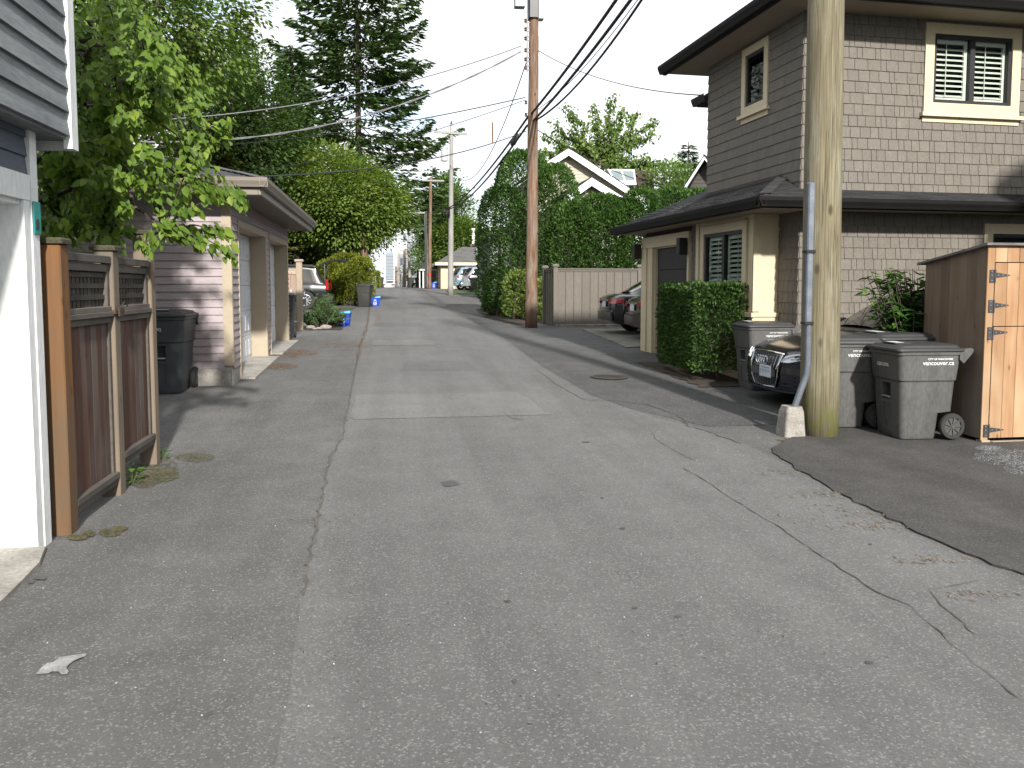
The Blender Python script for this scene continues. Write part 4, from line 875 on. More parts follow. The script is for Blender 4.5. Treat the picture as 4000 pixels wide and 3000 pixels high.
# ================================================================ utility poles
POLE_N=pole_wood('greenish treated pole',(.225,.198,.128),(.165,.142,.090),(.26,.24,.175),moss=(.14,.155,.035))
POLE_B=pole_wood('old brown pole',(.26,.135,.072),(.105,.056,.038),(.24,.195,.155),1.0)
POLE_G=wood('grey pole',(.26,.25,.235),(.21,.205,.195),(.30,.29,.27),'z',island=0,knots=False)
GALV=mat('galvanised steel',(.19,.21,.24),(.14,.16,.19),8,rough=.5,metal=.4,fine=.3)
GREYC=mat('transformer grey',(.40,.42,.44),(.34,.36,.38),3,rough=.5)
INSU=mat('brown insulator',(.06,.045,.04),(.09,.07,.06),5,rough=.35)
MOSSP=mat('green algae',(.11,.125,.035),(.16,.15,.06),7,rough=.95,fine=.5)
def taper_pole(mb,base,top,r0,r1,n=20,wob=.004,seed=1):
    rng=random.Random(seed); base=Vector(base); top=Vector(top); k=14
    mb.tube([base.lerp(top,i/k)+Vector((rng.uniform(-wob,wob),rng.uniform(-wob,wob),0)) for i in range(k+1)],[r0+(r1-r0)*i/k for i in range(k+1)],n)
NPo=thing('utility_pole','thick greenish wooden pole with grey steel conduit standing by the bins','pole',(4.655,8.28,.03))
mb=MB(); taper_pole(mb,(0,0,-.1),(-.13,0,11),.207,.15,28); p=mb.build('pole',POLE_N,NPo,smooth=True)
mb=MB(); mb.tube([(-.325,-.05,.30),(-.212,-.09,.68),(-.205,-.095,.80),(-.222,-.095,2.66)],.036,12); mb.bbox(-.256,-.182,-.13,-.06,1.25,2.72,.012)
mb.build('conduit',GALV,NPo,smooth=30)
mb=MB()
for z in (1.22,1.98): mb.bbox(-.272,-.17,-.145,-.04,z,z+.03,.003)
mb.build('strap',BLACKM,NPo)
mb=MB(); stack(mb,[rrect(-.46,-.21,.13,.03,-.04),rrect(-.43,-.225,.105,.03,.27),rrect(-.41,-.24,.09,.03,.33)]); mb.build('conduit_footing',mat('dirty concrete',(.40,.38,.35),(.24,.22,.19),7,rough=.9,fine=.5,bmp=.3),NPo)
mb=MB(); mb.bar((-.75,-.05,9.9),(1.1,-.05,9.9),.1,.12); mb.build('crossarm',POLE_G,NPo)
# brown pole with transformers
BPo=thing('utility_pole','rusty brown wooden pole with insulator rack in front of the tall cedars','pole',(4.06,23.1,gz(23.1)))
mb=MB(); taper_pole(mb,(0,0,-.1),(.075,0,11.2),.178,.118,24,.008,4); p=mb.build('pole',POLE_B,BPo,smooth=True)
mb=MB()
for k in range(70):   # splinters and checks
    a=random.uniform(0,2*PI); z=random.uniform(.2,9); l=random.uniform(.05,.5); r=.178-.0053*z+.001
    mb.bar((r*math.cos(a)+.0067*z,r*math.sin(a),z),(r*math.cos(a)+.0067*z,r*math.sin(a),z+l),.012,.008)
mb.build('splinters',wood('split grey sapwood',(.20,.17,.14),(.13,.10,.08),(.10,.07,.05),'z'),BPo)
mb=MB()
for z in (8.55,8.32,8.07,7.75,7.50,7.27): 
    mb.lathe([(.03,-.05),(.045,-.03),(.03,0),(.045,.03),(.03,.05)],(-.185,-.05,z),8); mb.bar((-.185,-.05,z+.05),(-.05,-.05,z+.05),.025,.02); mb.bar((-.185,-.05,z-.05),(-.05,-.05,z-.05),.025,.02)
mb.bar((-.14,-.05,7.15),(-.14,-.05,8.72),.03,.03,(1,0,0))
for z in (6.32,5.98): mb.lathe([(.03,-.05),(.045,-.03),(.03,0),(.045,.03),(.03,.05)],(-.17,-.05,z),10)
mb.build('insulator_rack',INSU,BPo)
for x,y,z0 in ((-.34,.05,8.93),(.22,.22,8.68)):
    mb=MB(); mb.bbox(x-.145,x+.145,y-.14,y+.14,z0,z0+.75,.03); mb.bar((x,y,z0+.3),(.05,0,z0+.3),.06,.06); mb.build('transformer',GREYC,BPo)
mb=MB(); mb.bbox(-.10,.17,-.19,.19,8.62,9.3,.02); mb.bar((-.9,-.02,9.35),(1.0,-.02,9.35),.1,.12); mb.build('bracket',BLACKM,BPo)
# grey pole with transformer and cross arm
GPo=thing('utility_pole','grey pole with a cross arm and one white transformer past the cedars','pole',(3.87,51.05,gz(51)))
mb=MB(); taper_pole(mb,(0,0,-.1),(.12,0,10.5),.19,.105,16,.004,5); mb.build('pole',POLE_G,GPo,smooth=True)
mb=MB(); mb.bar((-.95,-.12,9.95),(1.05,-.12,9.85),.10,.13); mb.bar((-.5,-.12,9.9),(.08,-.1,9.45),.03,.03); mb.bar((.6,-.12,9.88),(.12,-.1,9.45),.03,.03); ca=mb.build('crossarm',POLE_G,GPo)
mb=MB()
for x in (-.82,.9,.10): mb.lathe([(.03,0),(.06,.05),(.035,.09),(.055,.13),(.02,.17)],(x,-.12,10.02 if x!=.1 else 10.45),10)
mb.build('insulator',INSU,ca)
mb=MB(); mb.lathe([(.20,0),(.215,.02),(.215,.76),(.235,.78),(.235,.82),(.10,.86)],(-.34,0,8.20),16); mb.bar((-.3,0,8.8),(.1,0,8.8),.06,.08); mb.build('transformer',GREYC,GPo,smooth=30)
mb=MB(); mb.lathe([(.10,-.35),(.16,-.1),(.13,.15),(.2,.35)],(-.16,-.15,5.05),8); mb.build('cable_splice',BLACKM,GPo)
def far_pole(label,u,v,vt,Y,m,r,arm=None,extra=None,lean=0,group='far utility poles along the lane'):
    b=onY(u,v,Y); b.z=gz(Y); t_=onY(u+lean,vt,Y); t=thing('utility_pole',label,'pole',tuple(b),0,group); h=t_.z-b.z
    mb=MB(); taper_pole(mb,(0,0,-.2),(t_.x-b.x,0,h),r,r*.72,10,.01,int(u)); mb.build('pole',m,t,smooth=True)
    k=3200.0/Y*1.01
    if arm:
        a0,a1,va=arm; z=onY(u,va,Y).z-b.z; mb=MB(); mb.bar(((a0-u)/k,-.1,z),((a1-u)/k,-.1,z),.1,.12); mb.build('crossarm',POLE_G,t)
    for (ue,ve) in extra or ():
        q=onY(ue,ve,Y)-b; mb=MB(); mb.lathe([(.24,-.4),(.26,-.38),(.26,.38),(.28,.4),(.1,.48)],(q.x,-.1,q.z),12); mb.bar((q.x,-.05,q.z),(t_.x-b.x,-.05,q.z),.06,.06); mb.build('transformer',GREYC,t,smooth=30)
    return t
rp=far_pole('brown pole with a red mark near its base, before the low grey carport',1677,1122,694,66,POLE_B,.155,(1652,1736,706),lean=6)
mb=MB(); mb.lathe([(.158,1.05),(.16,1.07),(.16,1.2),(.157,1.22)],(.005,0,0),10); mb.build('red_mark',mat('red tape',(.45,.03,.02),(.35,.03,.02),4),rp)
far_pole('pale grey pole close left of the red marked brown pole, its arm reaching left',1667,1120,826,68,POLE_G,.15,(1598,1664,832),lean=-5)
far_pole('far thin pole carrying two pale transformers against the sky',1601,1125,868,84,POLE_G,.15,(1574,1618,880),((1585,930),(1603,931)),lean=-7)
far_pole('distant brown pole left of the pole with two transformers',1580,1128,975,105,POLE_B,.22,(1562,1592,980),((1571,1022),))
far_pole('short white painted post far down the lane',1565,1126,1068,98,mat('white post paint',(.62,.62,.6),(.55,.55,.52),3),.16)
far_pole('distant tan pole, second from the left in the far row',1557,1127,985,140,POLE_G,.24,(1545,1568,1005))
far_pole('farthest tan pole at the left of the far row',1547,1127,1040,165,POLE_B,.28,(1538,1556,1052))
lp=far_pole('brown pole rising through the leafy tree behind the golden cedars',1424,1095,845,38.6,POLE_B,.2,lean=-4,group=None)
# ================================================================ overhead wires
WIREB=mat('black cable',(.018,.018,.020),(.025,.025,.028),5,rough=.6); WIREG=mat('grey cable',(.10,.10,.11),(.15,.15,.16),9,rough=.5)
def wire(label,a,b,sag,r,m,group=None,twist=0):
    a=Vector(a); b=Vector(b); n=28; pts=[]
    for k in range(n+1):
        t=k/n; p=a.lerp(b,t); p.z-=sag*4*t*(1-t); pts.append(p)
    mb=MB()
    if twist:
        for ph in (0,PI): mb.tube([p+Vector((math.cos(i*1.3+ph)*twist,0,math.sin(i*1.3+ph)*twist)) for i,p in enumerate(pts)],r,5)
    else: mb.tube(pts,r,6)
    return tag(mb.build('overhead_wire',m,smooth=True),label,'wire',group)
wire('thick black cable from the thick near pole to the brown pole, uppermost of the bundle',(4.55,8.28,7.95),(4.05,23.0,6.50),.22,.036,WIREB)
wire('thick black cable just below the uppermost one, near pole to brown pole',(4.60,8.28,7.62),(4.10,23.0,6.30),.25,.036,WIREB)
wire('slack black cable drooping below the two thick ones toward the brown pole',(4.70,8.28,8.2),(4.18,23.0,6.32),.75,.026,WIREB)
wire('thin grey wire above the drooping black cable right of the brown pole',(4.9,8.28,8.3),(4.2,23.0,6.6),.65,.010,WIREG)
wire('black cable running from the brown pole down to the grey pole, upper of two',(3.98,23.2,6.45),(3.85,51,6.55),.35,.034,WIREB)
wire('black cable running from the brown pole down to the grey pole, lower of two',(3.95,23.2,6.2),(3.83,51,6.45),.45,.034,WIREB)
wire('long sagging dark wire between the brown pole rack and the grey pole',(3.90,23.1,7.9),(3.9,51,9.1),1.9,.014,WIREB)
wire('grey service wire dropping left from the brown pole, higher of the twisted pair',(3.75,23.1,8.35),(-6.4,20,5.35),.45,.014,WIREG)
wire('pale twisted service cable dropping left across the conifers',(3.75,23.1,8.2),(-6.0,20,4.95),.75,.014,WIREG,twist=.015)
wire('blue grey wire from the brown pole to far left, above the cross arm',(3.88,23.1,6.95),(-9.5,34,7.0),.35,.014,WIREB)
wire('thin wire just under the blue grey one, brown pole to far left',(3.88,23.1,6.88),(-9,36,6.2),.55,.010,WIREB)
e_=onY(1011,690,13.6)
wire('dark service wire landing on the mauve garage roof corner',(3.9,23.1,6.02),(e_.x,e_.y,e_.z),.25,.012,WIREB)
wire('pale service wire from the brown pole to the small rear roof of the brown house',(4.25,23.1,8.25),(5.75,14.6,5.15),.25,.012,WIREG)
wire('lower dark wire from the brown pole passing behind the brown house',(4.25,23.1,6.05),(11.5,31,5.4),.3,.014,WIREB)
mb=MB(); q=onY(1924,505,30); mb.bar((q.x,q.y,q.z-.5),(q.x,q.y,q.z+.25),.05,.05); tag(mb.build('wire_spacer',POLE_B),'short wooden stick hanging on the sagging wire left of the brown pole','spacer')
mb=MB(); q=onY(2010,548,25.5); mb.tube([(q.x-.10,q.y,q.z-.17),(q.x-.05,q.y,q.z-.1),(q.x+.06,q.y,q.z+.1),(q.x+.10,q.y,q.z+.2)],[.04,.085,.085,.04],8); tag(mb.build('splice_case',WIREB),'black splice case on the cable just left of the brown pole','cable box')
# ================================================================ cars
CHROME=mat('chrome',(.75,.77,.80),(.70,.72,.75),3,rough=.12,metal=1.0)
LENSR=paint('red lamp lens',(.30,.010,.010),.15); LENSW=paint('clear lamp lens',(.62,.66,.70),.08); BLKP=mat('black plastic trim',(.015,.015,.016),(.02,.02,.021),5,rough=.5)
CGLASS=glass('car glass',(.10,.12,.12),.02,1.7); PLATE=mat('plate white',(.55,.58,.62),(.50,.52,.58),6,rough=.5); PLB=mat('plate blue',(.20,.26,.42),(.18,.24,.38),6)
RIM=mat('alloy rim',(.42,.43,.45),(.36,.37,.39),6,rough=.3,metal=.7); SEAT=mat('dark cabin',(.018,.018,.019),(.024,.023,.023),4,rough=.85)
def lerpk(tab,x):
    xs=[t[0] for t in tab]; return tuple(float(np.interp(x,xs,[t[i] for t in tab])) for i in range(1,len(tab[0])))
class Car:
    """x forward, y left, z up, origin on the ground under the middle; tables along x:
       lower = (x, half width, bottom z, deck z), cabin = (x, half width at belt, belt z, half width at roof, roof z)"""
    def __init__(s,label,loc,rz,lower,cabin,paint_m,wheels,wr,windows=(),group=None,roofrails=False):
        s.t=thing('parked_car',label,'car',loc,rz,group); s.low=lower; s.cab=cabin
        xs=sorted(set(np.round(np.linspace(lower[0][0],lower[-1][0],44),3))|{round(t[0],3) for t in lower})
        rings=[]
        for x in xs:
            w_,z0,zt=lerpk(lower,x); zm=z0+(zt-z0)*.50; zs=z0+(zt-z0)*.82
            half=[(0,z0),(w_*.80,z0),(w_*.95,z0+.05),(w_*.985,zm*.6+z0*.4),(w_,zm),(w_*.985,zs),(w_*.93,zt-.035),(w_*.80,zt),(w_*.4,zt+.018),(0,zt+.025)]
            rings.append([(x,y,z) for y,z in half]+[(x,-y,z) for y,z in half[-2:0:-1]])
        mb=MB(); stack(mb,rings); b=mb.build('body',paint_m,s.t,smooth=35)
        # wheel arches are cut out of the body
        ev=[]
        for (wx) in wheels:
            c=MB(); c.cyl((wx,-1.3,wr),(wx,1.3,wr),wr+.055,n=28); co=c.build('cut',paint_m,s.t); md=b.modifiers.new('a','BOOLEAN'); md.object=co; md.solver='EXACT'; ev.append(co)
        dg=bpy.context.evaluated_depsgraph_get(); me=bpy.data.meshes.new_from_object(b.evaluated_get(dg),depsgraph=dg); b.modifiers.clear(); b.data=me
        try: me.set_sharp_from_angle(angle=R(35))
        except Exception: pass
        for c_ in ev: bpy.data.objects.remove(c_)
        # cabin shell
        xs=sorted(set(np.round(np.linspace(cabin[0][0],cabin[-1][0],26),3))|{round(t[0],3) for t in cabin}); rings=[]
        for x in xs:
            wb,zb,wt,zr=lerpk(cabin,x); zr=max(zr,zb+.002); k=min(1,(zr-zb)/.25)
            half=[(0,zb-.05),(wb,zb-.05),(wb,zb),(wb+(wt-wb)*.5,zb+(zr-zb)*.5),(wt+.01,zr-.05*k),(wt-.05,zr-.008*k),(wt*.5,zr+.018*k),(0,zr+.026*k)]
            rings.append([(x,y,z) for y,z in half]+[(x,-y,z) for y,z in half[-2:0:-1]])
        mb=MB(); stack(mb,rings); s.cabin=mb.build('cabin',paint_m,s.t,smooth=40)
        s.wins=windows
        for (x0,x1,xa,xb,lo_,hi) in windows:      # side windows: bottom x0..x1, top xa..xb
            for sd in (1,-1):
                mb=MB(); n=6; P=[]
                for q in (lo_,hi):
                    row=[]
                    for i in range(n+1):
                        x=(x0+(x1-x0)*i/n) if q==lo_ else (xa+(xb-xa)*i/n); wb,zb,wt,zr=lerpk(s.cab,x); zz=zb+(zr-.03-zb)*q; row.append((x,sd*(wb+(wt-wb)*q+.008),zz))
                    P.append(row)
                for i in range(n): mb.face([P[0][i],P[0][i+1],P[1][i+1],P[1][i]])
                mb.build('window',s.gl,s.t,smooth=True,fixn=False)
        for wx in wheels:
            wl=lerpk(lower,wx)[0]
            for sd in (1,-1):
                mb=MB(); mb.lathe([(wr*.6,-.10),(wr*.93,-.105),(wr,-.07),(wr,.07),(wr*.93,.105),(wr*.6,.10)],(wx,sd*(wl-.115),wr),28,'y',False); wh=mb.build('wheel',RUB,s.t,smooth=30)
                mb=MB(); yy=sd*(wl-.115); mb.lathe([(wr*.52,-sd*.02),(wr*.62,-sd*.02),(wr*.64,sd*.095),(wr*.58,sd*.10),(wr*.55,sd*.0)],(wx,yy,wr),24,'y',False); mb.lathe([(wr*.14,-.02),(wr*.14,.085),(wr*.1,.09)] if sd>0 else [(wr*.1,-.09),(wr*.14,-.085),(wr*.14,.02)],(wx,yy,wr),12,'y')
                for k in range(10):
                    a=2*PI*k/10; mb.bar((wx,yy+sd*.07,wr),(wx+wr*.6*math.cos(a),yy+sd*.075,wr+wr*.6*math.sin(a)),.045,.03,(0,1,0))
                mb.build('rim',RIM,wh)
    gl=None
    def screen(s,xa,xb,name,wid=.90,up=.012,frac=(.06,.94)):
        """windscreen or rear window lying on the slope of the cabin between xa and xb"""
        mb=MB(); n=8; rows=[]
        for i in range(n+1):
            x=xa+(xb-xa)*(frac[0]+(frac[1]-frac[0])*i/n); wb,zb,wt,zr=lerpk(s.cab,x); hw=wt*wid
            rows.append([(x,-hw,zr-.012+up),(x,-hw*.5,zr+.018+up),(x,0,zr+.026+up),(x,hw*.5,zr+.018+up),(x,hw,zr-.012+up)])
        for a,b in zip(rows,rows[1:]):
            for j in range(4): mb.face([a[j],a[j+1],b[j+1],b[j]])
        return mb.build(name,s.gl,s.t,smooth=True,fixn=False)
    def blob(s,name,pts,off,m,parent=None):
        n=len(pts); o=Vector(off); A_=[Vector(p) for p in pts]; mb=MB()
        if n%2 or n<6: mb.prism(pts,off); return mb.build(name,m,parent or s.t)
        h=n//2; bt,tp=A_[:h],A_[:h-1:-1]; V=bt+tp+[p+o for p in bt]+[p+o for p in tp]; F=[]
        for i in range(h-1): F+=[(i,i+1,h+i+1,h+i),(n+i,n+h+i,n+h+i+1,n+i+1),(i,n+i,n+i+1,i+1),(h+i,h+i+1,n+h+i+1,n+h+i)]
        F+=[(0,h,n+h,n),(h-1,n+h-1,n+2*h-1,2*h-1)]; mb.poly(V,F); return mb.build(name,m,parent or s.t)
def opaque_glass(name,c,rough=.05):
    return paint(name,c,rough,0,.45)
Car.gl=opaque_glass('dark car glass',(.010,.012,.012))
BLK=paint('black car paint',(.004,.004,.006),.22,0,.35); 
# --- black saloon nosing out beside the brown house
lowA=[(-2.25,.72,.32,.86),(-2.1,.84,.26,.95),(-1.5,.90,.22,.98),(0,.905,.20,.95),(1.0,.90,.20,.955),(1.35,.895,.20,.92),(1.75,.875,.21,.86),(2.0,.83,.22,.80),(2.13,.76,.24,.755),(2.22,.66,.26,.70),(2.28,.52,.28,.66)]
cabA=[(-1.95,.74,.95,.55,.965),(-1.3,.82,.97,.60,1.40),(-.6,.84,.96,.63,1.49),(.0,.84,.95,.63,1.475),(.25,.84,.95,.62,1.435),(1.12,.82,.95,.60,.965)]
ca=Car('black car with chrome barred grille parked nose out beside the brown house',(4.88+2.28,10.0,gz(10)+.01),PI,lowA,cabA,BLK,(-1.40,1.38),.335,[(-1.15,-.10,-.95,-.12,.10,.86),(-.04,.88,-.04,.40,.10,.84)])
ca.screen(1.10,.28,'windscreen',.86); ca.screen(-1.93,-1.32,'rear_window',.9)
T=ca.t
# grille: shield with chrome surround, bars, rings
def gp(y,z,d=0): # point on the nose surface
    zz=[(.24,2.30),(.45,2.33),(.60,2.32),(.70,2.27),(.76,2.16)]; x=float(np.interp(z,[q[0] for q in zz],[q[1] for q in zz])); x-=.10*(abs(y)/.75)**2.2+7.5*max(0,abs(y)-.68)**2; return (x+d,y,z)
def strip(name,pts,wd,th,m,parent):
    mb=MB(); 
    for a,b in zip(pts,pts[1:]): mb.bar(a,b,wd,th,(1,0,0))
    return mb.build(name,m,parent)
mb=MB(); ys=np.linspace(-.86,.86,21); zs=[.235,.30,.38,.46,.54,.62,.69,.74]
for y0,y1 in zip(ys,ys[1:]):
    for z0,z1 in zip(zs,zs[1:]): mb.face([gp(y0,z0),gp(y1,z0),gp(y1,z1),gp(y0,z1)])
for (z,e) in ((zs[0],-.25),(zs[-1],-.35)):
    for y0,y1 in zip(ys,ys[1:]): mb.face([gp(y0,z),gp(y1,z),gp(y1,z,e),gp(y0,z,e)])
mb.build('bumper',BLK,T,smooth=40)
gt=.70; gm_=.44; gl_=.27; wt_,wm_,wl_=.40,.36,.28
out_=[(-wt_,gt),(wt_,gt),(wm_+.03,gm_+.12),(wm_,gm_)]
mb=MB(); mb.face([gp(-wt_,gt,.012),gp(-wt_*.5,gt,.012),gp(0,gt,.012),gp(wt_*.5,gt,.012),gp(wt_,gt,.012),gp(wm_,.50,.012),gp(wm_*.5,.50,.012),gp(0,.50,.012),gp(-wm_*.5,.50,.012),gp(-wm_,.50,.012)])
mb.face([gp(-wm_,.40,.012),gp(0,.40,.012),gp(wm_,.40,.012),gp(wl_,gl_,.012),gp(0,gl_,.012),gp(-wl_,gl_,.012)]); gr=mb.build('grille',BLKP,T,fixn=False)
mb=MB(); P=[gp(-wt_,gt,.02),gp(-wt_*.5,gt+.006,.02),gp(0,gt+.008,.02),gp(wt_*.5,gt+.006,.02),gp(wt_,gt,.02),gp(wm_+.02,.55,.02),gp(wm_,.40,.02),gp(wl_,gl_,.02),gp(0,gl_-.006,.02),gp(-wl_,gl_,.02),gp(-wm_,.40,.02),gp(-wm_-.02,.55,.02)]
for a,b in zip(P,P[1:]+P[:1]): mb.tube([a,b],.011,6)
for k in range(11):
    y=-.34+.068*k; mb.bar(gp(y*1.08,gt-.01,.024),gp(y,.505,.024),.008,.008,(1,0,0))
for k in range(9):
    y=-.28+.07*k; mb.bar(gp(y,.39,.024),gp(y*.85,gl_+.01,.024),.006,.006,(1,0,0))
mb.build('grille_bars',CHROME,gr)
mb=MB()
for k in range(4):
    c_=Vector(gp(-.105+.07*k,.605,.045)); mb.tube([c_+Vector((0,.052*math.cos(a),.052*math.sin(a))) for a in np.linspace(0,2*PI,25)],.009,6,cap=False)
mb.build('badge_rings',CHROME,gr)
mb=MB(); mb.box(2.335,2.350,-.33,.33,.405,.495); mb.build('plate_holder',mat('grey satin trim',(.07,.07,.072),(.06,.06,.062),4,rough=.4),T)
mb=MB(); mb.bbox(2.350,2.358,-.07,.25,.385,.535,.002); pl=mb.build('licence_plate',PLATE,T)
mb=MB(); rng=random.Random(5)
for k in range(6): y=-.045+.047*k; mb.box(2.3585,2.3592,y,y+.018,.440,.485)
mb.box(2.3585,2.3592,-.03,.21,.50,.512); mb.build('plate_print',PLB,pl)
for sd in (1,-1):
    pts=[gp(sd*.44,.60,.015),gp(sd*.46,.675,.0),gp(sd*.60,.715,-.02),gp(sd*.76,.73,-.10),gp(sd*.78,.69,-.10),gp(sd*.70,.63,-.02),gp(sd*.58,.595,.01)][:0]+[gp(sd*.44,.60,.015),gp(sd*.58,.60,.01),gp(sd*.70,.635,-.02),gp(sd*.78,.69,-.10),gp(sd*.76,.73,-.10),gp(sd*.66,.72,-.04),gp(sd*.56,.70,-.01),gp(sd*.46,.672,.0)]
    h=ca.blob('headlight',pts,(.02,0,.004),LENSW)
    mb=MB(); mb.tube([Vector(gp(sd*y,z,.040-.03*(y-.44)/.3)) for y,z in ((.46,.612),(.48,.655),(.60,.695),(.72,.712))],.008,6); mb.tube([Vector(gp(sd*y,z,.036-.03*(y-.44)/.3)) for y,z in ((.50,.64),(.62,.655),(.70,.665))],.006,6); mb.build('light_strip',mat('bright strip',(.85,.87,.9),(.8,.82,.85),2,rough=.2),h)
    mb=MB()
    for z in (.31,.36,.41): mb.bar(gp(sd*.42,z,.008),gp(sd*.66,z+.01,.008),.012,.014,(1,0,0))
    mb.build('intake_slats',mat('dark blue gloss slats',(.02,.026,.045),(.018,.022,.04),4,rough=.2),T)
mb=MB()
for a,b in zip(ys,ys[1:]): mb.bar(gp(a,.238,.03),gp(b,.238,.03),.05,.014)
mb.build('front_lip',mat('dark blue gloss slats',(.02,.026,.045)),T)
for sd in (1,-1): mb=MB(); mb.bbox(.62,.80,sd*.98-.09,sd*.98+.09,.98,1.10,.03); mb.bar((.72,sd*.90,1.0),(.72,sd*.8,.97),.05,.04); mb.build('mirror',BLK,T)
# --- generic saloon, van and off-roader
def saloon(label,loc,rz,pm,lamp_hi=True,group=None):
    low=[(-2.32,.60,.36,.86),(-2.26,.74,.30,.93),(-2.1,.84,.24,.99),(-1.5,.89,.21,1.0),(0,.90,.19,.96),(1.0,.90,.19,.95),(1.6,.88,.20,.88),(2.05,.82,.22,.78),(2.28,.62,.26,.68)]
    cab=[(-1.85,.72,.985,.52,1.0),(-1.15,.82,.99,.60,1.38),(-.5,.84,.97,.63,1.45),(.1,.84,.96,.63,1.43),(1.1,.82,.95,.60,.965)]
    c=Car(label,loc,rz,low,cab,pm,(-1.38,1.38),.33,[(-1.05,-.18,-.85,-.2,.10,.86),(-.12,.86,-.12,.36,.10,.84)],group)
    c.screen(1.08,.14,'windscreen',.93); c.screen(-1.83,-1.17,'rear_window',.92)
    for sd in (1,-1):
        c.blob('tail_light',[(-2.345,sd*.44,.78),(-2.33,sd*.60,.77),(-2.255,sd*.76,.77),(-2.10,sd*.865,.79),(-2.10,sd*.86,.90),(-2.22,sd*.765,.905),(-2.31,sd*.62,.90),(-2.335,sd*.44,.88)],(-.012,sd*.012,0),LENSR)
        c.blob('headlight',[(2.28,sd*.45,.60),(2.10,sd*.80,.62),(2.0,sd*.82,.72),(2.2,sd*.5,.69)],(.02,0,.004),LENSW)
    mb=MB(); mb.bbox(-2.36,-2.20,-.66,.66,.34,.60,.04); mb.bar((-2.355,-.5,.62),(-2.355,.5,.62),.02,.02); mb.build('rear_bumper',pm,c.t)
    mb=MB(); mb.bbox(-2.362,-2.352,-.15,.15,.68,.82,.003); mb.build('licence_plate',PLATE,c.t)
    mb=MB(); mb.bbox(-2.366,-2.35,-.36,.36,.84,.86,.004); mb.build('boot_trim',CHROME,c.t)
    return c
saloon('black saloon with red tail lamps backed out beside the taupe fence',(5.52+2.35,20.55,gz(20.5)+.03),0,BLK,group='cars beside the brown house')
saloon('dark brown saloon showing only its tail behind the garage corner',(5.66+2.35,18.55,gz(18.5)+.03),0,paint('dark bronze paint',(.030,.024,.020),.2,.2),group='cars beside the brown house')
# off-roader, tailgate raised
lowS=[(-2.30,.84,.42,.98),(-2.22,.89,.36,1.05),(-1.6,.92,.30,1.08),(0,.92,.28,1.06),(1.1,.92,.28,1.06),(1.8,.90,.30,1.02),(2.15,.84,.34,.94),(2.3,.74,.40,.86)]
cabS=[(-2.16,.83,1.06,.66,1.075),(-1.80,.85,1.07,.70,1.70),(-1.2,.86,1.07,.71,1.76),(.2,.86,1.06,.70,1.76),(.45,.86,1.06,.69,1.70),(1.15,.84,1.05,.66,1.07)]
GREYS=paint('dark graphite paint',(.010,.011,.012),.22,0,.5)
SX,SY=-2.35,35.1; cs=Car('dark graphite off roader with raised tailgate backed in by the golden cedars',(SX-2.35,SY,gz(SY)-.02),PI,lowS,cabS,GREYS,(-1.40,1.42),.38,[(-1.98,-1.22,-1.74,-1.22,.10,.90),(-1.14,-.10,-1.14,-.10,.10,.88),(-.02,.95,-.02,.45,.10,.86)])
cs.screen(1.12,.50,'windscreen',.93)
mb=MB(); prof=[(-1.86,1.735),(-2.2,1.92),(-2.55,2.03),(-2.85,2.04),(-3.10,1.98)]
for (xa,za),(xb,zb_) in zip(prof,prof[1:]): mb.hexa([(xa,-.68,za-.05),(xa,.68,za-.05),(xb,.68,zb_-.05),(xb,-.68,zb_-.05),(xa,-.68,za+.02),(xa,.68,za+.02),(xb,.68,zb_+.02),(xb,-.68,zb_+.02)])
tg=mb.build('tailgate',GREYS,cs.t)
mb=MB(); mb.hexa([(-2.6,-.55,1.965),(-2.6,.55,1.965),(-3.0,.55,1.955),(-3.0,-.55,1.955),(-2.6,-.55,1.975),(-2.6,.55,1.975),(-3.0,.55,1.965),(-3.0,-.55,1.965)]); mb.build('inner_panel',mat('pale plastic lining',(.42,.36,.34),(.38,.33,.31),4),tg)
for sd in (1,-1):
    mb=MB(); mb.cyl((-2.17,sd*.70,1.15),(-2.16,sd*.66,1.90),.014,n=8); mb.build('gas_strut',CHROME,cs.t)
    cs.blob('tail_light',[(-2.335,sd*.74,.80),(-2.31,sd*.90,.80),(-2.20,sd*.925,.80),(-2.20,sd*.91,1.22),(-2.27,sd*.87,1.22),(-2.30,sd*.74,1.16)],(-.012,sd*.014,0),LENSR)
mb=MB(); mb.bbox(-2.46,-2.22,-.88,.88,.40,.62,.05); mb.build('rear_bumper',BLKP,cs.t); mb=MB(); mb.bar((-1.7,.62,1.80),(.2,.62,1.80),.04,.05); mb.bar((-1.7,-.62,1.80),(.2,-.62,1.80),.04,.05); mb.build('roof_rail',BLKP,cs.t)
mb=MB(); mb.box(-2.15,-1.7,-.62,.62,.70,1.04); mb.build('boot_interior',SEAT,cs.t)
SILV=paint('silver paint',(.36,.40,.43),.25,.5); LBLUE=paint('pale blue paint',(.25,.36,.42),.25,.5); WHTC=paint('white car paint',(.62,.63,.64),.3)
saloon('silver car with only its rear corner showing beside the tan fence post',(-3.05-2.35,31.2,gz(31)),PI,SILV)
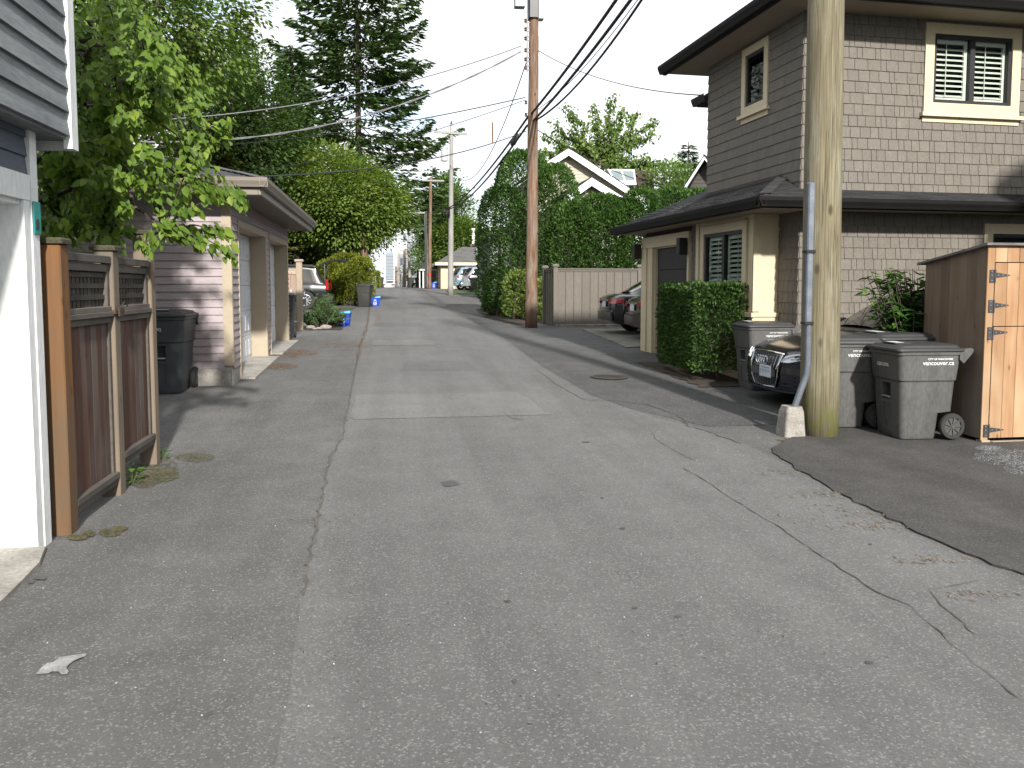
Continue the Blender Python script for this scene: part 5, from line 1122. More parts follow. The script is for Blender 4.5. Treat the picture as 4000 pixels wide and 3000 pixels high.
def minivan(label,loc,rz,pm,group):
    low=[(-2.42,.80,.42,.95),(-2.34,.88,.34,1.02),(-1.6,.95,.26,1.06),(0,.96,.24,1.04),(1.2,.95,.24,1.02),(1.9,.92,.26,.95),(2.3,.80,.30,.80),(2.42,.64,.34,.72)]
    cab=[(-2.38,.84,1.03,.62,1.05),(-1.95,.87,1.05,.70,1.68),(-1.2,.89,1.05,.73,1.76),(.3,.89,1.04,.73,1.74),(.7,.89,1.03,.70,1.62),(1.65,.86,1.0,.66,1.02)]
    c=Car(label,loc,rz,low,cab,pm,(-1.5,1.5),.34,[(-2.15,-1.2,-1.85,-1.2,.10,.88),(-1.12,-.05,-1.12,-.05,.10,.88),(.03,1.25,.03,.62,.10,.84)],group)
    c.screen(1.62,.72,'windscreen',.93); c.screen(-2.37,-1.97,'rear_window',.94)
    for sd in (1,-1): c.blob('tail_light',[(-2.40,sd*.60,.92),(-2.36,sd*.86,.92),(-2.22,sd*.915,.93),(-2.18,sd*.90,1.12),(-2.30,sd*.84,1.10),(-2.38,sd*.66,1.02)],(-.014,sd*.014,0),LENSR)
    mb=MB(); mb.bbox(-2.47,-2.28,-.84,.84,.36,.60,.06); mb.build('rear_bumper',pm,c.t); mb=MB(); mb.bbox(-2.46,-2.44,-.16,.16,.68,.80,.003); mb.build('licence_plate',PLATE,c.t)
    mb=MB(); mb.bbox(-1.9,.2,-.66,-.62,1.77,1.81,.01); mb.bbox(-1.9,.2,.62,.66,1.77,1.81,.01); mb.build('roof_rail',BLKP,c.t)
    return c
p_=onY(1768,1123,62.5); minivan('pale blue minivan with red tail lamps before the cream garage',(p_.x+2.35,62.9,gz(62.5)-.02),R(14),LBLUE,'minivans by the cream garage')
p_=onY(1811,1124,60.2); minivan('silver minivan half hidden behind the dark bin and grey wall',(p_.x+2.4,60.3,gz(60)-.02),R(10),SILV,'minivans by the cream garage')
p_=onY(1614,1110,88); saloon('white car at the crest beneath the far thin pole',(p_.x+1.5,92,gz(88)+.25),R(55),WHTC)
p_=onY(1530,1125,120); saloon('small white car far down the lane left of the pole row',(p_.x,125,gz(120)+.55),R(80),WHTC)
# ================================================================ vegetation
BARK=mat('grey brown bark',(.12,.095,.075),(.07,.055,.045),5,stretch=(6,6,1),rough=.95,fine=.6,bmp=.6)
BARK_C=mat('conifer bark',(.10,.075,.055),(.055,.042,.034),5,stretch=(6,6,1),rough=.95,fine=.6,bmp=.6)
F_CH=foliage('cherry leaves',(.050,.098,.014),(.105,.178,.024),(.25,.33,.048),.42)
F_DEC=foliage('deciduous leaves',(.050,.092,.018),(.100,.165,.032),(.20,.27,.065),.34)
F_BRT=foliage('bright leaves',(.058,.100,.018),(.120,.182,.032),(.24,.30,.07),.36)
F_DK=foliage('dark deciduous leaves',(.028,.055,.014),(.05,.095,.022),(.09,.15,.035),.3)
F_FAR=foliage('pale far leaves',(.07,.12,.035),(.11,.18,.05),(.17,.25,.08),.3)
F_FIR=foliage('fir needles',(.026,.052,.019),(.050,.090,.028),(.095,.145,.042),.2)
F_SPR=foliage('spruce needles',(.022,.044,.020),(.042,.075,.030),(.075,.115,.040),.15)
F_CED=foliage('golden cedar sprays',(.055,.065,.014),(.095,.11,.022),(.15,.16,.04),.2)
F_THU=foliage('cedar hedge sprays',(.022,.054,.013),(.043,.095,.019),(.095,.170,.030),.25)
F_YEW=foliage('clipped yew',(.024,.055,.014),(.048,.098,.022),(.10,.17,.036),.25)
F_GOLD=foliage('golden green cedar',(.075,.10,.012),(.14,.17,.018),(.25,.27,.03),.25)
F_SHR=foliage('pale shrub leaves',(.08,.12,.025),(.13,.185,.04),(.22,.27,.07),.3)
F_ROS=foliage('grey green shrub',(.035,.075,.025),(.06,.115,.035),(.10,.17,.05),.25)
F_LAU=foliage('glossy shrub leaves',(.018,.050,.012),(.035,.085,.018),(.14,.26,.035),.3)
def limbs(t,segs,m,name='trunk'):
    mb=MB()
    for path,r in segs: mb.tube(path,r,7)
    return mb.build(name,m,t,smooth=True)
def wander(a,b,n,amp,rng):
    a=np.array(a,float); b=np.array(b,float); out=[]
    for i in range(n+1):
        s=i/n; out.append(tuple(a+(b-a)*s+rng.normal(size=3)*amp*math.sin(PI*s)))
    return out
def deciduous(label,base,height,crown_c,crown_r,n_cl,per,leaf,m,seed,trunk_r=.15,group=None,cl_r=.5,droop=.4,shell=.62,name='leafy_tree',lean=(0,0),cut=None):
    """tapered trunk, limbs to every leaf clump, clumps on an uneven shell so that gaps stay open"""
    rng=np.random.default_rng(seed); t=thing(name,label,'tree',base,0,group); cc=np.array(crown_c,float); rr=np.array(crown_r,float)
    fork=np.array([lean[0],lean[1],max(.4,cc[2]-rr[2]*.75)]); segs=[]; 
    segs.append((wander((0,0,-.2),fork,5,.04*height/6,rng),list(np.linspace(trunk_r,trunk_r*.7,6))))
    segs.append((wander(fork,cc+np.array([0,0,rr[2]*.75]),6,.10*rr[2],rng),list(np.linspace(trunk_r*.7,trunk_r*.12,7))))
    lob=unit(rng.normal(size=(9,3))); lobw=rng.uniform(-.25,.35,9); cls=[]
    while len(cls)<n_cl:
        d=unit(rng.normal(size=(1,3)))[0]; k=1+float(np.sum(lobw*np.maximum(0,lob@d)**4)); r=(shell+(1-shell)*rng.uniform()**.6)*k if rng.uniform()<.8 else rng.uniform(.2,.7)
        p=cc+rr*d*r*np.array([1,1,1 if d[2]>0 else .8])
        if cut and not cut(p): continue
        cls.append(p)
    cls=np.array(cls)
    for p in cls[::max(1,n_cl//60)]:
        s=rng.uniform(.1,.8); st=fork+(cc+np.array([0,0,rr[2]*.75])-fork)*s*.8; mid=(st+p)/2+np.array([0,0,.12*rr[2]])
        segs.append(([tuple(st),tuple(mid+rng.normal(size=3)*.08*rr.min()),tuple(p)],[trunk_r*.28,trunk_r*.16,.012]))
    limbs(t,segs,BARK)
    P=[];D=[]
    for p in cls:
        k=int(per*rng.uniform(.6,1.4)); q=rng.normal(size=(k,3))*np.array([cl_r,cl_r,cl_r*.62]); P.append(p+q); o=unit(p[None]-cc)+unit(q)*.8+rng.normal(size=(k,3))*.4; o[:,2]-=droop; D.append(o)
    P=np.concatenate(P); D=np.concatenate(D); n=len(P); NN=np.tile([0,0,1.],(n,1))+rand_dirs(n,rng)*.55
    L=leaf*rng.uniform(.65,1.25,n); V,F=leaf_arrays(P,D,NN,L,L*rng.uniform(.5,.68,n),.18); np_mesh('crown',V,F,m,t); return t
def conifer(label,base,h,rad,m,seed,trunk_r=.3,lv=.8,nb=6,spray=.5,z0=.12,prof=1.0,droop=.25,upturn=.25,dens=1.0,group=None,name='conifer',wide=.33,gap=0.0,bare=0.15,lean=0):
    rng=np.random.default_rng(seed); t=thing(name,label,'tree',base,0,group); segs=[([(0,0,-.3),(lean*.3,0,h*.3),(lean*.7,0,h*.7),(lean,0,h)],[trunk_r,trunk_r*.75,trunk_r*.35,.03])]
    P=[];D=[];NNs=[];L=[]
    z=h*z0
    while z<h*.985:
        f=(z-h*z0)/(h*(1-z0)); R_=rad*((1-f)**prof)*(.75+.35*math.sin(z*2.1+seed)*.4+rng.uniform(-.1,.22))+.15; a0=rng.uniform(0,2*PI)
        for k in range(nb):
            if rng.uniform()<gap: continue
            a=a0+2*PI*k/nb+rng.uniform(-.35,.35); r=R_*rng.uniform(.7,1.12); d=np.array([math.cos(a),math.sin(a),0]); zz=z+rng.uniform(-lv*.3,lv*.3)
            c0=np.array([lean*zz/h,0,zz])
            def at(s): return c0+d*r*s+np.array([0,0,-droop*r*s*(1-.35*s)+upturn*r*s*s*s])
            segs.append(([tuple(at(s)) for s in (0,.35,.7,1)],[max(.02,trunk_r*.16*(r/rad+.2)),trunk_r*.10,trunk_r*.06,.01]))
            n=max(3,int(r/spray*7*dens)); s=bare+(1-bare)*rng.uniform(0,1,n)**.85; side=rng.choice([-1,1],n); tang=np.array([-d[1],d[0],0]); wl=(1.05-s)*r*wide+spray*.15
            q=rng.uniform(0,1,n); c=np.array([at(x) for x in s])+tang[None]*(side*wl*q)[:,None]+rng.normal(size=(n,3))*spray*.10; c[:,2]-=wl*q*.22
            dd=d[None]*rng.uniform(.5,1.0,n)[:,None]+tang[None]*(side*rng.uniform(.2,.8,n))[:,None]+np.array([0,0,1])[None]*rng.uniform(-.45,.15,n)[:,None]
            P.append(c);D.append(dd);NNs.append(np.tile([0,0,1.],(n,1))+rng.normal(size=(n,3))*.5);L.append(spray*rng.uniform(.6,1.3,n))
        z+=lv*rng.uniform(.75,1.25)*(1-.45*f)
    limbs(t,segs,BARK_C); P=np.concatenate(P);D=np.concatenate(D);NNs=np.concatenate(NNs);L=np.concatenate(L)
    V,F=leaf_arrays(P,D,NNs,L,L*rng.uniform(.28,.45,len(L)),.25); np_mesh('crown',V,F,m,t); return t
def sprays(P,out,spray,rng,up=.35,width=(.3,.5)):
    n=len(P); D=out*1.0+rng.normal(size=(n,3))*.45; D[:,2]+=up; L=spray*rng.uniform(.6,1.35,n); return leaf_arrays(P,D,np.tile([0,0,1.],(n,1))*.4+rand_dirs(n,rng),L,L*rng.uniform(*width,n),.2)
def blob_hedge(name,label,cat,base,cols,m,n,spray,seed,group=None,up=.35,stems=True,noise_amp=.10,inner=.35,width=(.3,.5)):
    """foliage body made of soft upright columns (x,y,z bottom, z top, radius x, radius y, power)"""
    rng=np.random.default_rng(seed); t=thing(name,label,cat,base,0,group); P=[];O=[]
    tot=sum(c[4]*(c[3]-c[2]) for c in cols)
    for (x,y,za,zb,rx,ry,pw) in cols:
        k=int(n*rx*(zb-za)/tot); z=rng.uniform(0,1,k); a=rng.uniform(0,2*PI,k); ca,sa=np.cos(a),np.sin(a); e=2.0/pw
        sx=np.sign(ca)*np.abs(ca)**e; sy_=np.sign(sa)*np.abs(sa)**e
        f=np.clip((1-z)/.22,0,1)**.5*np.clip((z+.06)/.16,0,1)**.5 if pw<5 else np.clip((z+.10)/.14,0,1)**.5*(1-.06*z); top=rng.uniform(0,1,k)<.16
        bump_=1+noise_amp*(np.sin(a*5+z*9+seed)+np.sin(a*3-z*14+seed*2)*.7+rng.normal(size=k)*.35)
        r=np.where(rng.uniform(0,1,k)<inner,rng.uniform(.55,.95,k),1.0)*bump_; rt=np.sqrt(rng.uniform(0,1,k))
        fx=np.where(top,rt,f*r); p=np.stack([x+rx*sx*fx,y+ry*sy_*fx,np.where(top,zb-.22*(zb-za)*(rt**4)*(1.0 if pw<5 else .12)+rng.normal(size=k)*.04,za+(zb-za)*z)],1)
        o=np.stack([sx,sy_,np.where(top,1.2,.1)],1); P.append(p);O.append(unit(o))
        if pw>=5:   # clipped box: even cover on the faces
            P.pop();O.pop(); aw=[ry*(zb-za),ry*(zb-za),rx*(zb-za),rx*(zb-za),rx*ry*2.2]; pf=np.array(aw)/sum(aw); fc=rng.choice(5,k,p=pf); q1,q2=rng.uniform(-1,1,k),rng.uniform(0,1,k); dp=1-np.where(rng.uniform(0,1,k)<.45,rng.uniform(.03,.5,k),0)*1.0; wv=1+.035*np.sin(q1*7+seed)*np.sin(q2*8)+rng.normal(size=k)*.02
            p=np.stack([np.where(fc==0,-dp,np.where(fc==1,dp,q1))*rx*wv,np.where(fc==2,-dp,np.where(fc==3,dp,np.where(fc==4,q2*2-1,q1)))*ry*wv,za+(zb-za)*np.where(fc==4,1-(1-dp)*.6+.02*np.sin(q1*6)*np.sin(q2*9),q2)],1)+np.array([x,y,0]); o=np.stack([(fc==1)*1.-(fc==0),(fc==3)*1.-(fc==2),(fc==4)*1.],1); P.append(p);O.append(o)
    P=np.concatenate(P);O=np.concatenate(O); V,F=sprays(P,O,spray,rng,up,width); np_mesh('foliage',V,F,m,t)
    if stems:
        mb=MB()
        for (x,y,za,zb,rx,ry,pw) in cols:
            for k in range(3): mb.tube([(x+rng.uniform(-.5,.5)*rx,y+rng.uniform(-.5,.5)*ry,-.1),(x+rng.uniform(-.3,.3)*rx,y+rng.uniform(-.3,.3)*ry,zb*.5),(x,y,zb*.88)],[.05*min(1,rx+.3),.04*min(1,rx+.3),.012],6)
        mb.build('stem',BARK,t)
    return t
# --- tall cedar hedge on the right
def base(x,y,dz=0): return (x,y,gz(y)+dz)
def zat(v,Y,u=2000): return onY(u,v,Y).z-gz(Y)
b=base(4.75,28.6); blob_hedge('cedar_tree','tall rounded dark green cedar mass left of and behind the brown pole','tree',b,
  [(0,0,.0,zat(600,28.6,2040),1.02,1.1,2.2),(-.70,.5,.35,zat(735,29,1950),.82,1.0,2.2),(.95,-.2,0,zat(655,28.6,2150),.95,1.0,2.2),(1.6,.2,1.2,zat(800,28.8,2220),.55,.9,2.2)],F_THU,46000,.115,3,noise_amp=.07)
b=base(7.2,27.4); blob_hedge('cedar_tree','middle dark cedar hedge rising right above the taupe fence','tree',b,
  [(0,0,0,zat(768,27.4,2330),.95,.8,2.6),(-.95,.1,0,zat(792,27.4,2250),.75,.8,2.6),(.8,0,0,zat(782,27.4,2400),.85,.8,2.6),(.35,.25,0,zat(800,27.4,2370),.9,.7,2.6)],F_THU,44000,.11,5,noise_amp=.07,inner=.5)
b=base(8.9,27.2); blob_hedge('cedar_tree','far right cedar hedge behind the dark garage eave','tree',b,
  [(-.3,0,0,zat(745,27.2,2500),.75,.8,2.6),(.75,0,0,zat(742,27.2,2600),.8,.8,2.6),(1.7,.1,0,zat(745,27.2,2650),.7,.8,2.6)],F_THU,24000,.11,7,noise_amp=.07)
b=base(4.45,27.0); blob_hedge('shrub','loose yellow green shrub at the foot of the tall cedars','shrub',b,[(-.1,0,.1,1.55,.52,.5,2),(.35,.1,.05,1.2,.5,.5,2),(.75,-.3,.0,1.3,.42,.45,2)],F_SHR,5500,.10,9,width=(.4,.65))
b=base(3.95,29.8); blob_hedge('shrub','dark low shrub spilling from the cedar foot toward the lane','shrub',b,[(.1,0,0,1.6,.52,.7,2)],F_THU,5500,.11,10)
# --- clipped hedge in front of the bay window
b=base(5.06,12.7); blob_hedge('clipped_hedge','square clipped green hedge in front of the bay window','hedge',b,[(0,0,.14,1.44,.43,.88,7)],F_YEW,24000,.062,11,noise_amp=.05,inner=.45,up=.25,width=(.35,.6))
# --- glossy shrub beside the shed
rng=np.random.default_rng(4); b=(6.22,8.88,gz(9)); t=thing('shrub','glossy dark shrub with bright leaf tips between the shed and the car','shrub',b)
P=[];D=[];segs=[]
for k in range(165):
    e_=np.array([rng.normal()*.24-.12,rng.normal()*.13,rng.uniform(.55,1.84)]); 
    if e_[2]>1.25: e_[0]=e_[0]*.9-.10
    st=np.array([rng.uniform(-.1,.1),rng.uniform(-.1,.1),.1]); mid=(st+e_)/2+np.array([0,0,.15]); segs.append(([tuple(st),tuple(mid),tuple(e_)],[.012,.008,.003]))
    for q in range(22):
        s=rng.uniform(.35,1.0); p=st*(1-s)**2+2*mid*s*(1-s)+e_*s*s; a=rng.uniform(0,2*PI); P.append(p); D.append((math.cos(a)*1.0,math.sin(a),rng.uniform(-.6,.35)))
P=np.array(P);D=np.array(D);n=len(P);L=rng.uniform(.08,.16,n); V,F=leaf_arrays(P,D,np.tile([0,0,1.],(n,1))+rand_dirs(n,rng)*.35,L,L*.40,.18,full=True); np_mesh('foliage',V,F,F_LAU,t); limbs(t,segs,BARK,'stem')
# --- left side: low shrub with stones, golden cedars
rng=np.random.default_rng(14); b=base(-1.95,23.7); t=thing('shrub','low grey green bushy shrub with stones at its foot beside the blue box','shrub',b); P=[];D=[];segs=[]
for k in range(130):
    x=rng.uniform(-.42,.75); hh=(.35+.55*math.exp(-((x-.22)/.22)**2)+.28*math.exp(-((x+.02)/.15)**2))*rng.uniform(.55,1.1); e_=np.array([x+rng.normal()*.08,rng.normal()*.22,hh]); st=np.array([x*.55,rng.normal()*.08,.02]); segs.append(([tuple(st),tuple((st+e_)/2),tuple(e_)],[.010,.007,.003]))
    for q in range(46):
        s=rng.uniform(.25,1.02); a=rng.uniform(0,2*PI); P.append(st+(e_-st)*s); D.append((math.cos(a),math.sin(a),rng.uniform(.2,1.2)))
P=np.array(P);D=np.array(D);n=len(P);L=rng.uniform(.05,.11,n); V,F=leaf_arrays(P,D,rand_dirs(n,rng),L,L*.36,.15); np_mesh('foliage',V,F,F_ROS,t); limbs(t,segs,BARK,'stem')
STN=mat('pale garden stone',(.38,.32,.26),(.26,.23,.20),5,rough=.9,fine=.4)
for k,(u,v,r,lab) in enumerate(((1213,1283,.10,'rounded pale stone by the tan fence post, largest of the row'),(1229,1287,.055,'small pale stone second from the tan fence post'),(1246,1286,.07,'flat pale stone under the middle of the low shrub'),(1273,1284,.13,'long buff stone at the right end under the low shrub'))):
    p=G(u,v); bm=bmesh.new(); bmesh.ops.create_icosphere(bm,subdivisions=2,radius=r); rg=random.Random(k)
    for v_ in bm.verts: v_.co*=1+rg.uniform(-.12,.12); v_.co.z*=.62; v_.co.x*=1.25
    me=bpy.data.meshes.new('garden_stone'); bm.to_mesh(me); bm.free(); me.materials.append(STN); me.polygons.foreach_set('use_smooth',[True]*len(me.polygons)); o=bpy.data.objects.new('garden_stone',me); COL.objects.link(o); o.location=(p.x,p.y,p.z+r*.3); tag(o,lab,'stone','stones under the low shrub')
weed('weed_plant','bright lettuce green weed between the stones under the low shrub',1262,1278,.16,24,8,.12)
b=base(-1.55,37.6); blob_hedge('shrub','golden green cedar bush with dark base between the off roader and the bin','shrub',b,[(-.15,0,.12,1.8,.68,.6,2.2),(-.95,.3,.15,2.0,.72,.6,2.2),(.36,-.1,.3,2.1,.56,.55,2.2),(-.3,.5,.2,2.3,.85,.6,2.2)],F_GOLD,17000,.10,15,width=(.35,.6))
# --- leaning cherry over the gate (near, left)
CT=thing('cherry_tree','near cherry tree with bright drooping leaves hanging over the wooden gate','tree',(-4.3,9.0,.05)); O_=np.array([-4.3,9.0,.05]); rng=np.random.default_rng(21); segs=[]
segs.append((wander((0,0,-.2),(.25,-.2,1.9),4,.03,rng),[.16,.15,.14,.13,.12]))
poly=[(270,-60),(560,-60),(640,60),(700,150),(820,330),(900,450),(880,560),(790,610),(830,690),(960,740),(975,800),(850,830),(760,800),(560,820),(430,840),(200,880),(180,560),(260,540)]
def inside(u,v):
    c=False; j=len(poly)-1
    for i in range(len(poly)):
        if (poly[i][1]>v)!=(poly[j][1]>v) and u<(poly[j][0]-poly[i][0])*(v-poly[i][1])/(poly[j][1]-poly[i][1])+poly[i][0]: c=not c
        j=i
    return c
tips=[]
while len(tips)<190:
    u,v=rng.uniform(150,980),rng.uniform(-80,900)
    if not inside(u,v): continue
    if u>520 and rng.uniform()<.6: continue
    y=rng.uniform(7.3,10.6)-(u-300)/900*.6; p=np.array(onY(u,v,y))-O_; tips.append((p,1.0))
for _ in range(75): u,v=rng.uniform(165,450),rng.uniform(420,930); tips.append((np.array(onY(u,v,rng.uniform(7.6,10.2)))-O_,1.1))
for u,v,y in ((955,790,7.9),(900,985,7.6),(870,900,7.7),(700,900,7.5),(780,930,7.5),(640,880,7.4),(560,960,7.4),(480,900,7.6),(430,960,7.5),(350,900,7.6),(885,470,7.8),(860,520,7.9),(760,420,7.6),(930,770,8.0)): tips.append((np.array(onY(u,v,y))-O_,1.7))
hubs=[np.array(onY(u,v,y))-O_ for u,v,y in ((230,560,8.6),(330,420,8.4),(330,680,8.2),(280,200,9.2),(460,640,8.3),(480,300,8.6),(200,830,8.4),(520,760,8.2),(150,350,9.5),(620,480,8.2),(560,120,8.8),(700,690,8.0),(430,40,9.0),(420,880,7.8),(640,900,7.6))]
root=np.array([.25,-.2,1.9])
for i,hb in enumerate(hubs):
    src=root if i<4 or i in (6,8) else min(hubs[:4],key=lambda q:np.linalg.norm(q-hb)); segs.append((wander(src,hb,5,.08,rng),list(np.linspace(.055 if src is root else .03,.016,6))))
P=[];D=[];W=[]
for p,wt in tips:
    hb=min(hubs,key=lambda q:np.linalg.norm(q-p)+ (0 if q[0]<p[0]+.2 else .8)); mid=(hb+p)/2+np.array([0,0,.10*np.linalg.norm(p-hb)]); segs.append(([tuple(hb),tuple(mid),tuple(p)],[.011,.007,.003])); ln=np.linalg.norm(p-hb); k=int((14+30*min(ln,1.3))*wt)
    dr=unit((p-hb)[None])[0]
    for q in range(k):
        s=1-rng.uniform(0,1)**1.5*.85; c=hb*(1-s)**2+2*mid*s*(1-s)+p*s*s; sd=rng.choice([-1,1]); tn=np.array([-dr[1],dr[0],0]); d=dr*rng.uniform(.1,.8)+tn*sd*rng.uniform(.2,.8)+np.array([.15,-.1,-rng.uniform(.35,1.15)]); P.append(c+rng.normal(size=3)*.035); D.append(d); W.append(1)
P=np.array(P);D=np.array(D);n=len(P);L=rng.uniform(.055,.125,n); NN=np.tile([.2,-.5,.7],(n,1))+rand_dirs(n,rng)*.6; V,F=leaf_arrays(P,D,NN,L,L*rng.uniform(.5,.62,n),.16,full=True); np_mesh('crown',V,F,F_CH,CT); limbs(CT,segs,BARK)
# deeper part of the same garden: tree behind the gate that fills the shade
deciduous('shaded leafy tree behind the near cherry, against the mauve garage',(-5.9,11.2,.2),5,(.3,-.6,3.0),(1.5,.8,1.5),60,120,.10,F_CH,31,.12,cl_r=.34)
# --- trees behind the mauve garage
b=base(-4.2,39.5); deciduous('broad bright leafy tree arching over the off roader',b,7,(2.05,0,4.65),(3.1,2.6,2.45),350,100,.18,F_BRT,33,.22,cl_r=.42,droop=.55,shell=.72,name='leafy_tree',cut=lambda p:p[2]>2.1 and p[0]<5.6 and p[0]<2.2+(p[2]-1.2)*1.1)
b=base(-6.3,39); deciduous('dark leafy tree in the shade behind the off roader',base(-6.6,43),6,(1.0,0,3.0),(3.6,1.5,2.4),150,90,.2,F_DK,35,.2,cl_r=.5)
b=base(-8.6,29); deciduous('tall thin leafed tree reaching the top left corner',b,14,(.4,0,9.7),(4.4,3.2,4.6),420,72,.19,F_DEC,37,.28,cl_r=.46,droop=.7,shell=.45)
b=base(-7.2,38); deciduous('mid height leafy tree left of the spire shaped spruce',b,11,(.7,0,7.2),(2.7,2.4,3.9),250,75,.19,F_DK,39,.2,cl_r=.5,droop=.6,shell=.5)
b=(-2.7,84,gz(84)); conifer('tall dark fir with wide sagging boughs against the white sky',b,40,12.0,F_FIR,41,.45,1.5,8,.8,.19,.50,.30,.28,2.5,gap=.09,wide=.42,bare=.16)
b=base(-4.9,46); conifer('dark layered conifer filling the gap between the leafy trees and the tall fir',b,13.5,3.1,F_SPR,38,.2,.6,8,.5,.08,.7,.3,.15,1.25,wide=.42)
b=base(-9.0,55); conifer('slender spire shaped spruce left of the tall fir',b,18,3.6,F_SPR,43,.22,.6,8,.5,.1,.85,.3,.15,1.15,wide=.4)
b=base(-12.8,58); conifer('spruce standing second left of the tall fir, mostly hidden by leafy trees',b,19.5,3.8,F_SPR,45,.22,.65,8,.5,.1,.85,.3,.15,1.1,wide=.4)
b=base(-6.6,60); conifer('green spruce overlapping the lower left boughs of the tall fir',b,15.5,3.6,F_SPR,47,.22,.6,8,.5,.08,.7,.3,.15,1.15,wide=.4)
for i,(u,v,Y,lab) in enumerate(((700,520,34,'yellowish cedar behind the mauve garage roof, leftmost of the row'),(840,480,36,'yellowish cedar behind the mauve garage roof, second of the row'),(970,500,38,'yellowish cedar above the roof peak of the mauve garage'),(1090,505,41,'yellowish cedar behind the broad bright tree'),(590,470,40,'olive cedar far left behind the near cherry'))):
    q=onY(u,v,Y); g=gz(Y); conifer(lab,(q.x,Y,g),q.z-g,2.0,F_CED,50+i,.16,.42,7,.34,.1,.55,.35,.1,1.3,'cedars behind the mauve garage',wide=.45,gap=.03)
b=base(-5.0,47); conifer('dark spruce filling the gap beneath the tall fir',b,9.5,3.2,F_SPR,58,.2,.5,8,.5,.08,.6,.3,.15,1.2,wide=.42)
# far left verge
b=base(-5.0,72); deciduous('dark green tree at the left edge of the far lane',b,8,(.6,0,4.3),(2.2,2.5,3.6),190,70,.28,F_DK,61,.2,cl_r=.6)
b=base(-5.4,92); deciduous('farther green tree on the left where the lane crests',b,9,(.2,0,4.0),(2.4,2.6,3.4),150,60,.32,F_DEC,63,.2,cl_r=.7)
b=base(-6.8,118); deciduous('hazy green tree far down on the left of the lane',b,9,(.8,0,4.2),(3.2,3,3.6),130,55,.4,F_FAR,64,.2,cl_r=.8)
q=onY(1455,1120,70); blob_hedge('clipped_hedge','far trimmed pale green hedge on the left of the crest','hedge',(q.x,70,gz(70)),[(0,0,0,1.35,.55,.8,6)],F_GOLD,3500,.14,65)
# right: far trees, cherry behind the gabled house
b=base(6.1,88); deciduous('pale green tree behind the grey pole, its top ragged',b,13,(0,0,6.6),(2.7,2.6,5.2),230,70,.36,F_FAR,71,.25,cl_r=.62,shell=.45)
b=base(8.8,84); deciduous('rounded green tree behind the cream garage roof',b,8,(-1.2,0,4.2),(3.6,3,3.0),190,70,.32,F_DEC,72,.25,cl_r=.65)
b=base(5.0,112); deciduous('thin pale tree showing sky between the far poles',b,11,(.2,0,6.2),(2.4,2.2,3.3),60,40,.36,F_FAR,73,.15,cl_r=.6)
b=base(7.4,132); deciduous('low green tree far down the lane on the right',b,7,(0,0,4.0),(3.6,3,3.6),130,55,.45,F_DK,74,.15,cl_r=.8)
# cherry with radiating branches
rng=np.random.default_rng(81); q0=onY(2330,760,47); cb=np.array([q0.x,47,gz(47)]); t=thing('cherry_tree','open branched cherry tree rising behind the white gabled house','tree',tuple(cb)); segs=[]; P=[];D=[]
fork=np.array(onY(2325,640,47))-cb; segs.append((wander((0,0,-.2),fork,4,.08,rng),[.22,.2,.18,.17,.15]))
ends=[(2560,470),(2490,440),(2395,378),(2320,415),(2210,420),(2160,480),(2125,530),(2110,590),(2270,470),(2440,420),(2500,540),(2420,480),(2180,560),(2330,480),(2560,520),(2380,560),(2230,520),(2250,600),(2470,600),(2540,620),(2140,620),(2420,620),(2300,560),(2200,600),(2600,640),(2660,640),(2580,680)]
for (u,v) in ends:
    e_=np.array(onY(u,v,47+rng.uniform(-1.8,1.8)))-cb; pth=wander(fork,e_,6,.16,rng); segs.append((pth,list(np.linspace(.075,.012,7)))); pth=np.array(pth); ln=np.linalg.norm(e_-fork)
    for q in range(int(78*ln)):
        s=rng.uniform(.12,1)**.8*6; i=min(int(s),5); c=pth[i]+(pth[i+1]-pth[i])*(s-i)+rng.normal(size=3)*.15; P.append(c); D.append((rng.normal()*.6,rng.normal()*.6,-rng.uniform(.2,1)))
P=np.array(P);D=np.array(D);n=len(P);L=rng.uniform(.14,.30,n); V,F=leaf_arrays(P,D,rand_dirs(n,rng)+np.array([0,-.4,.5]),L,L*.6,.2); np_mesh('crown',V,F,F_DEC,t); limbs(t,segs,BARK)
q=onY(2640,700,40); deciduous('soft green tree between the brown house and the skylight roof',base(q.x,40),7,(0,0,4.9),(1.5,1.6,2.2),110,80,.17,F_FAR,83,.15,cl_r=.42,shell=.4)
q=onY(2690,555,52); conifer('small pointed conifer above the trees beside the brown house',base(q.x,52),q.z-gz(52),1.7,F_SPR,85,.15,.45,8,.42,.3,.7,.3,.15,1.2,wide=.45)
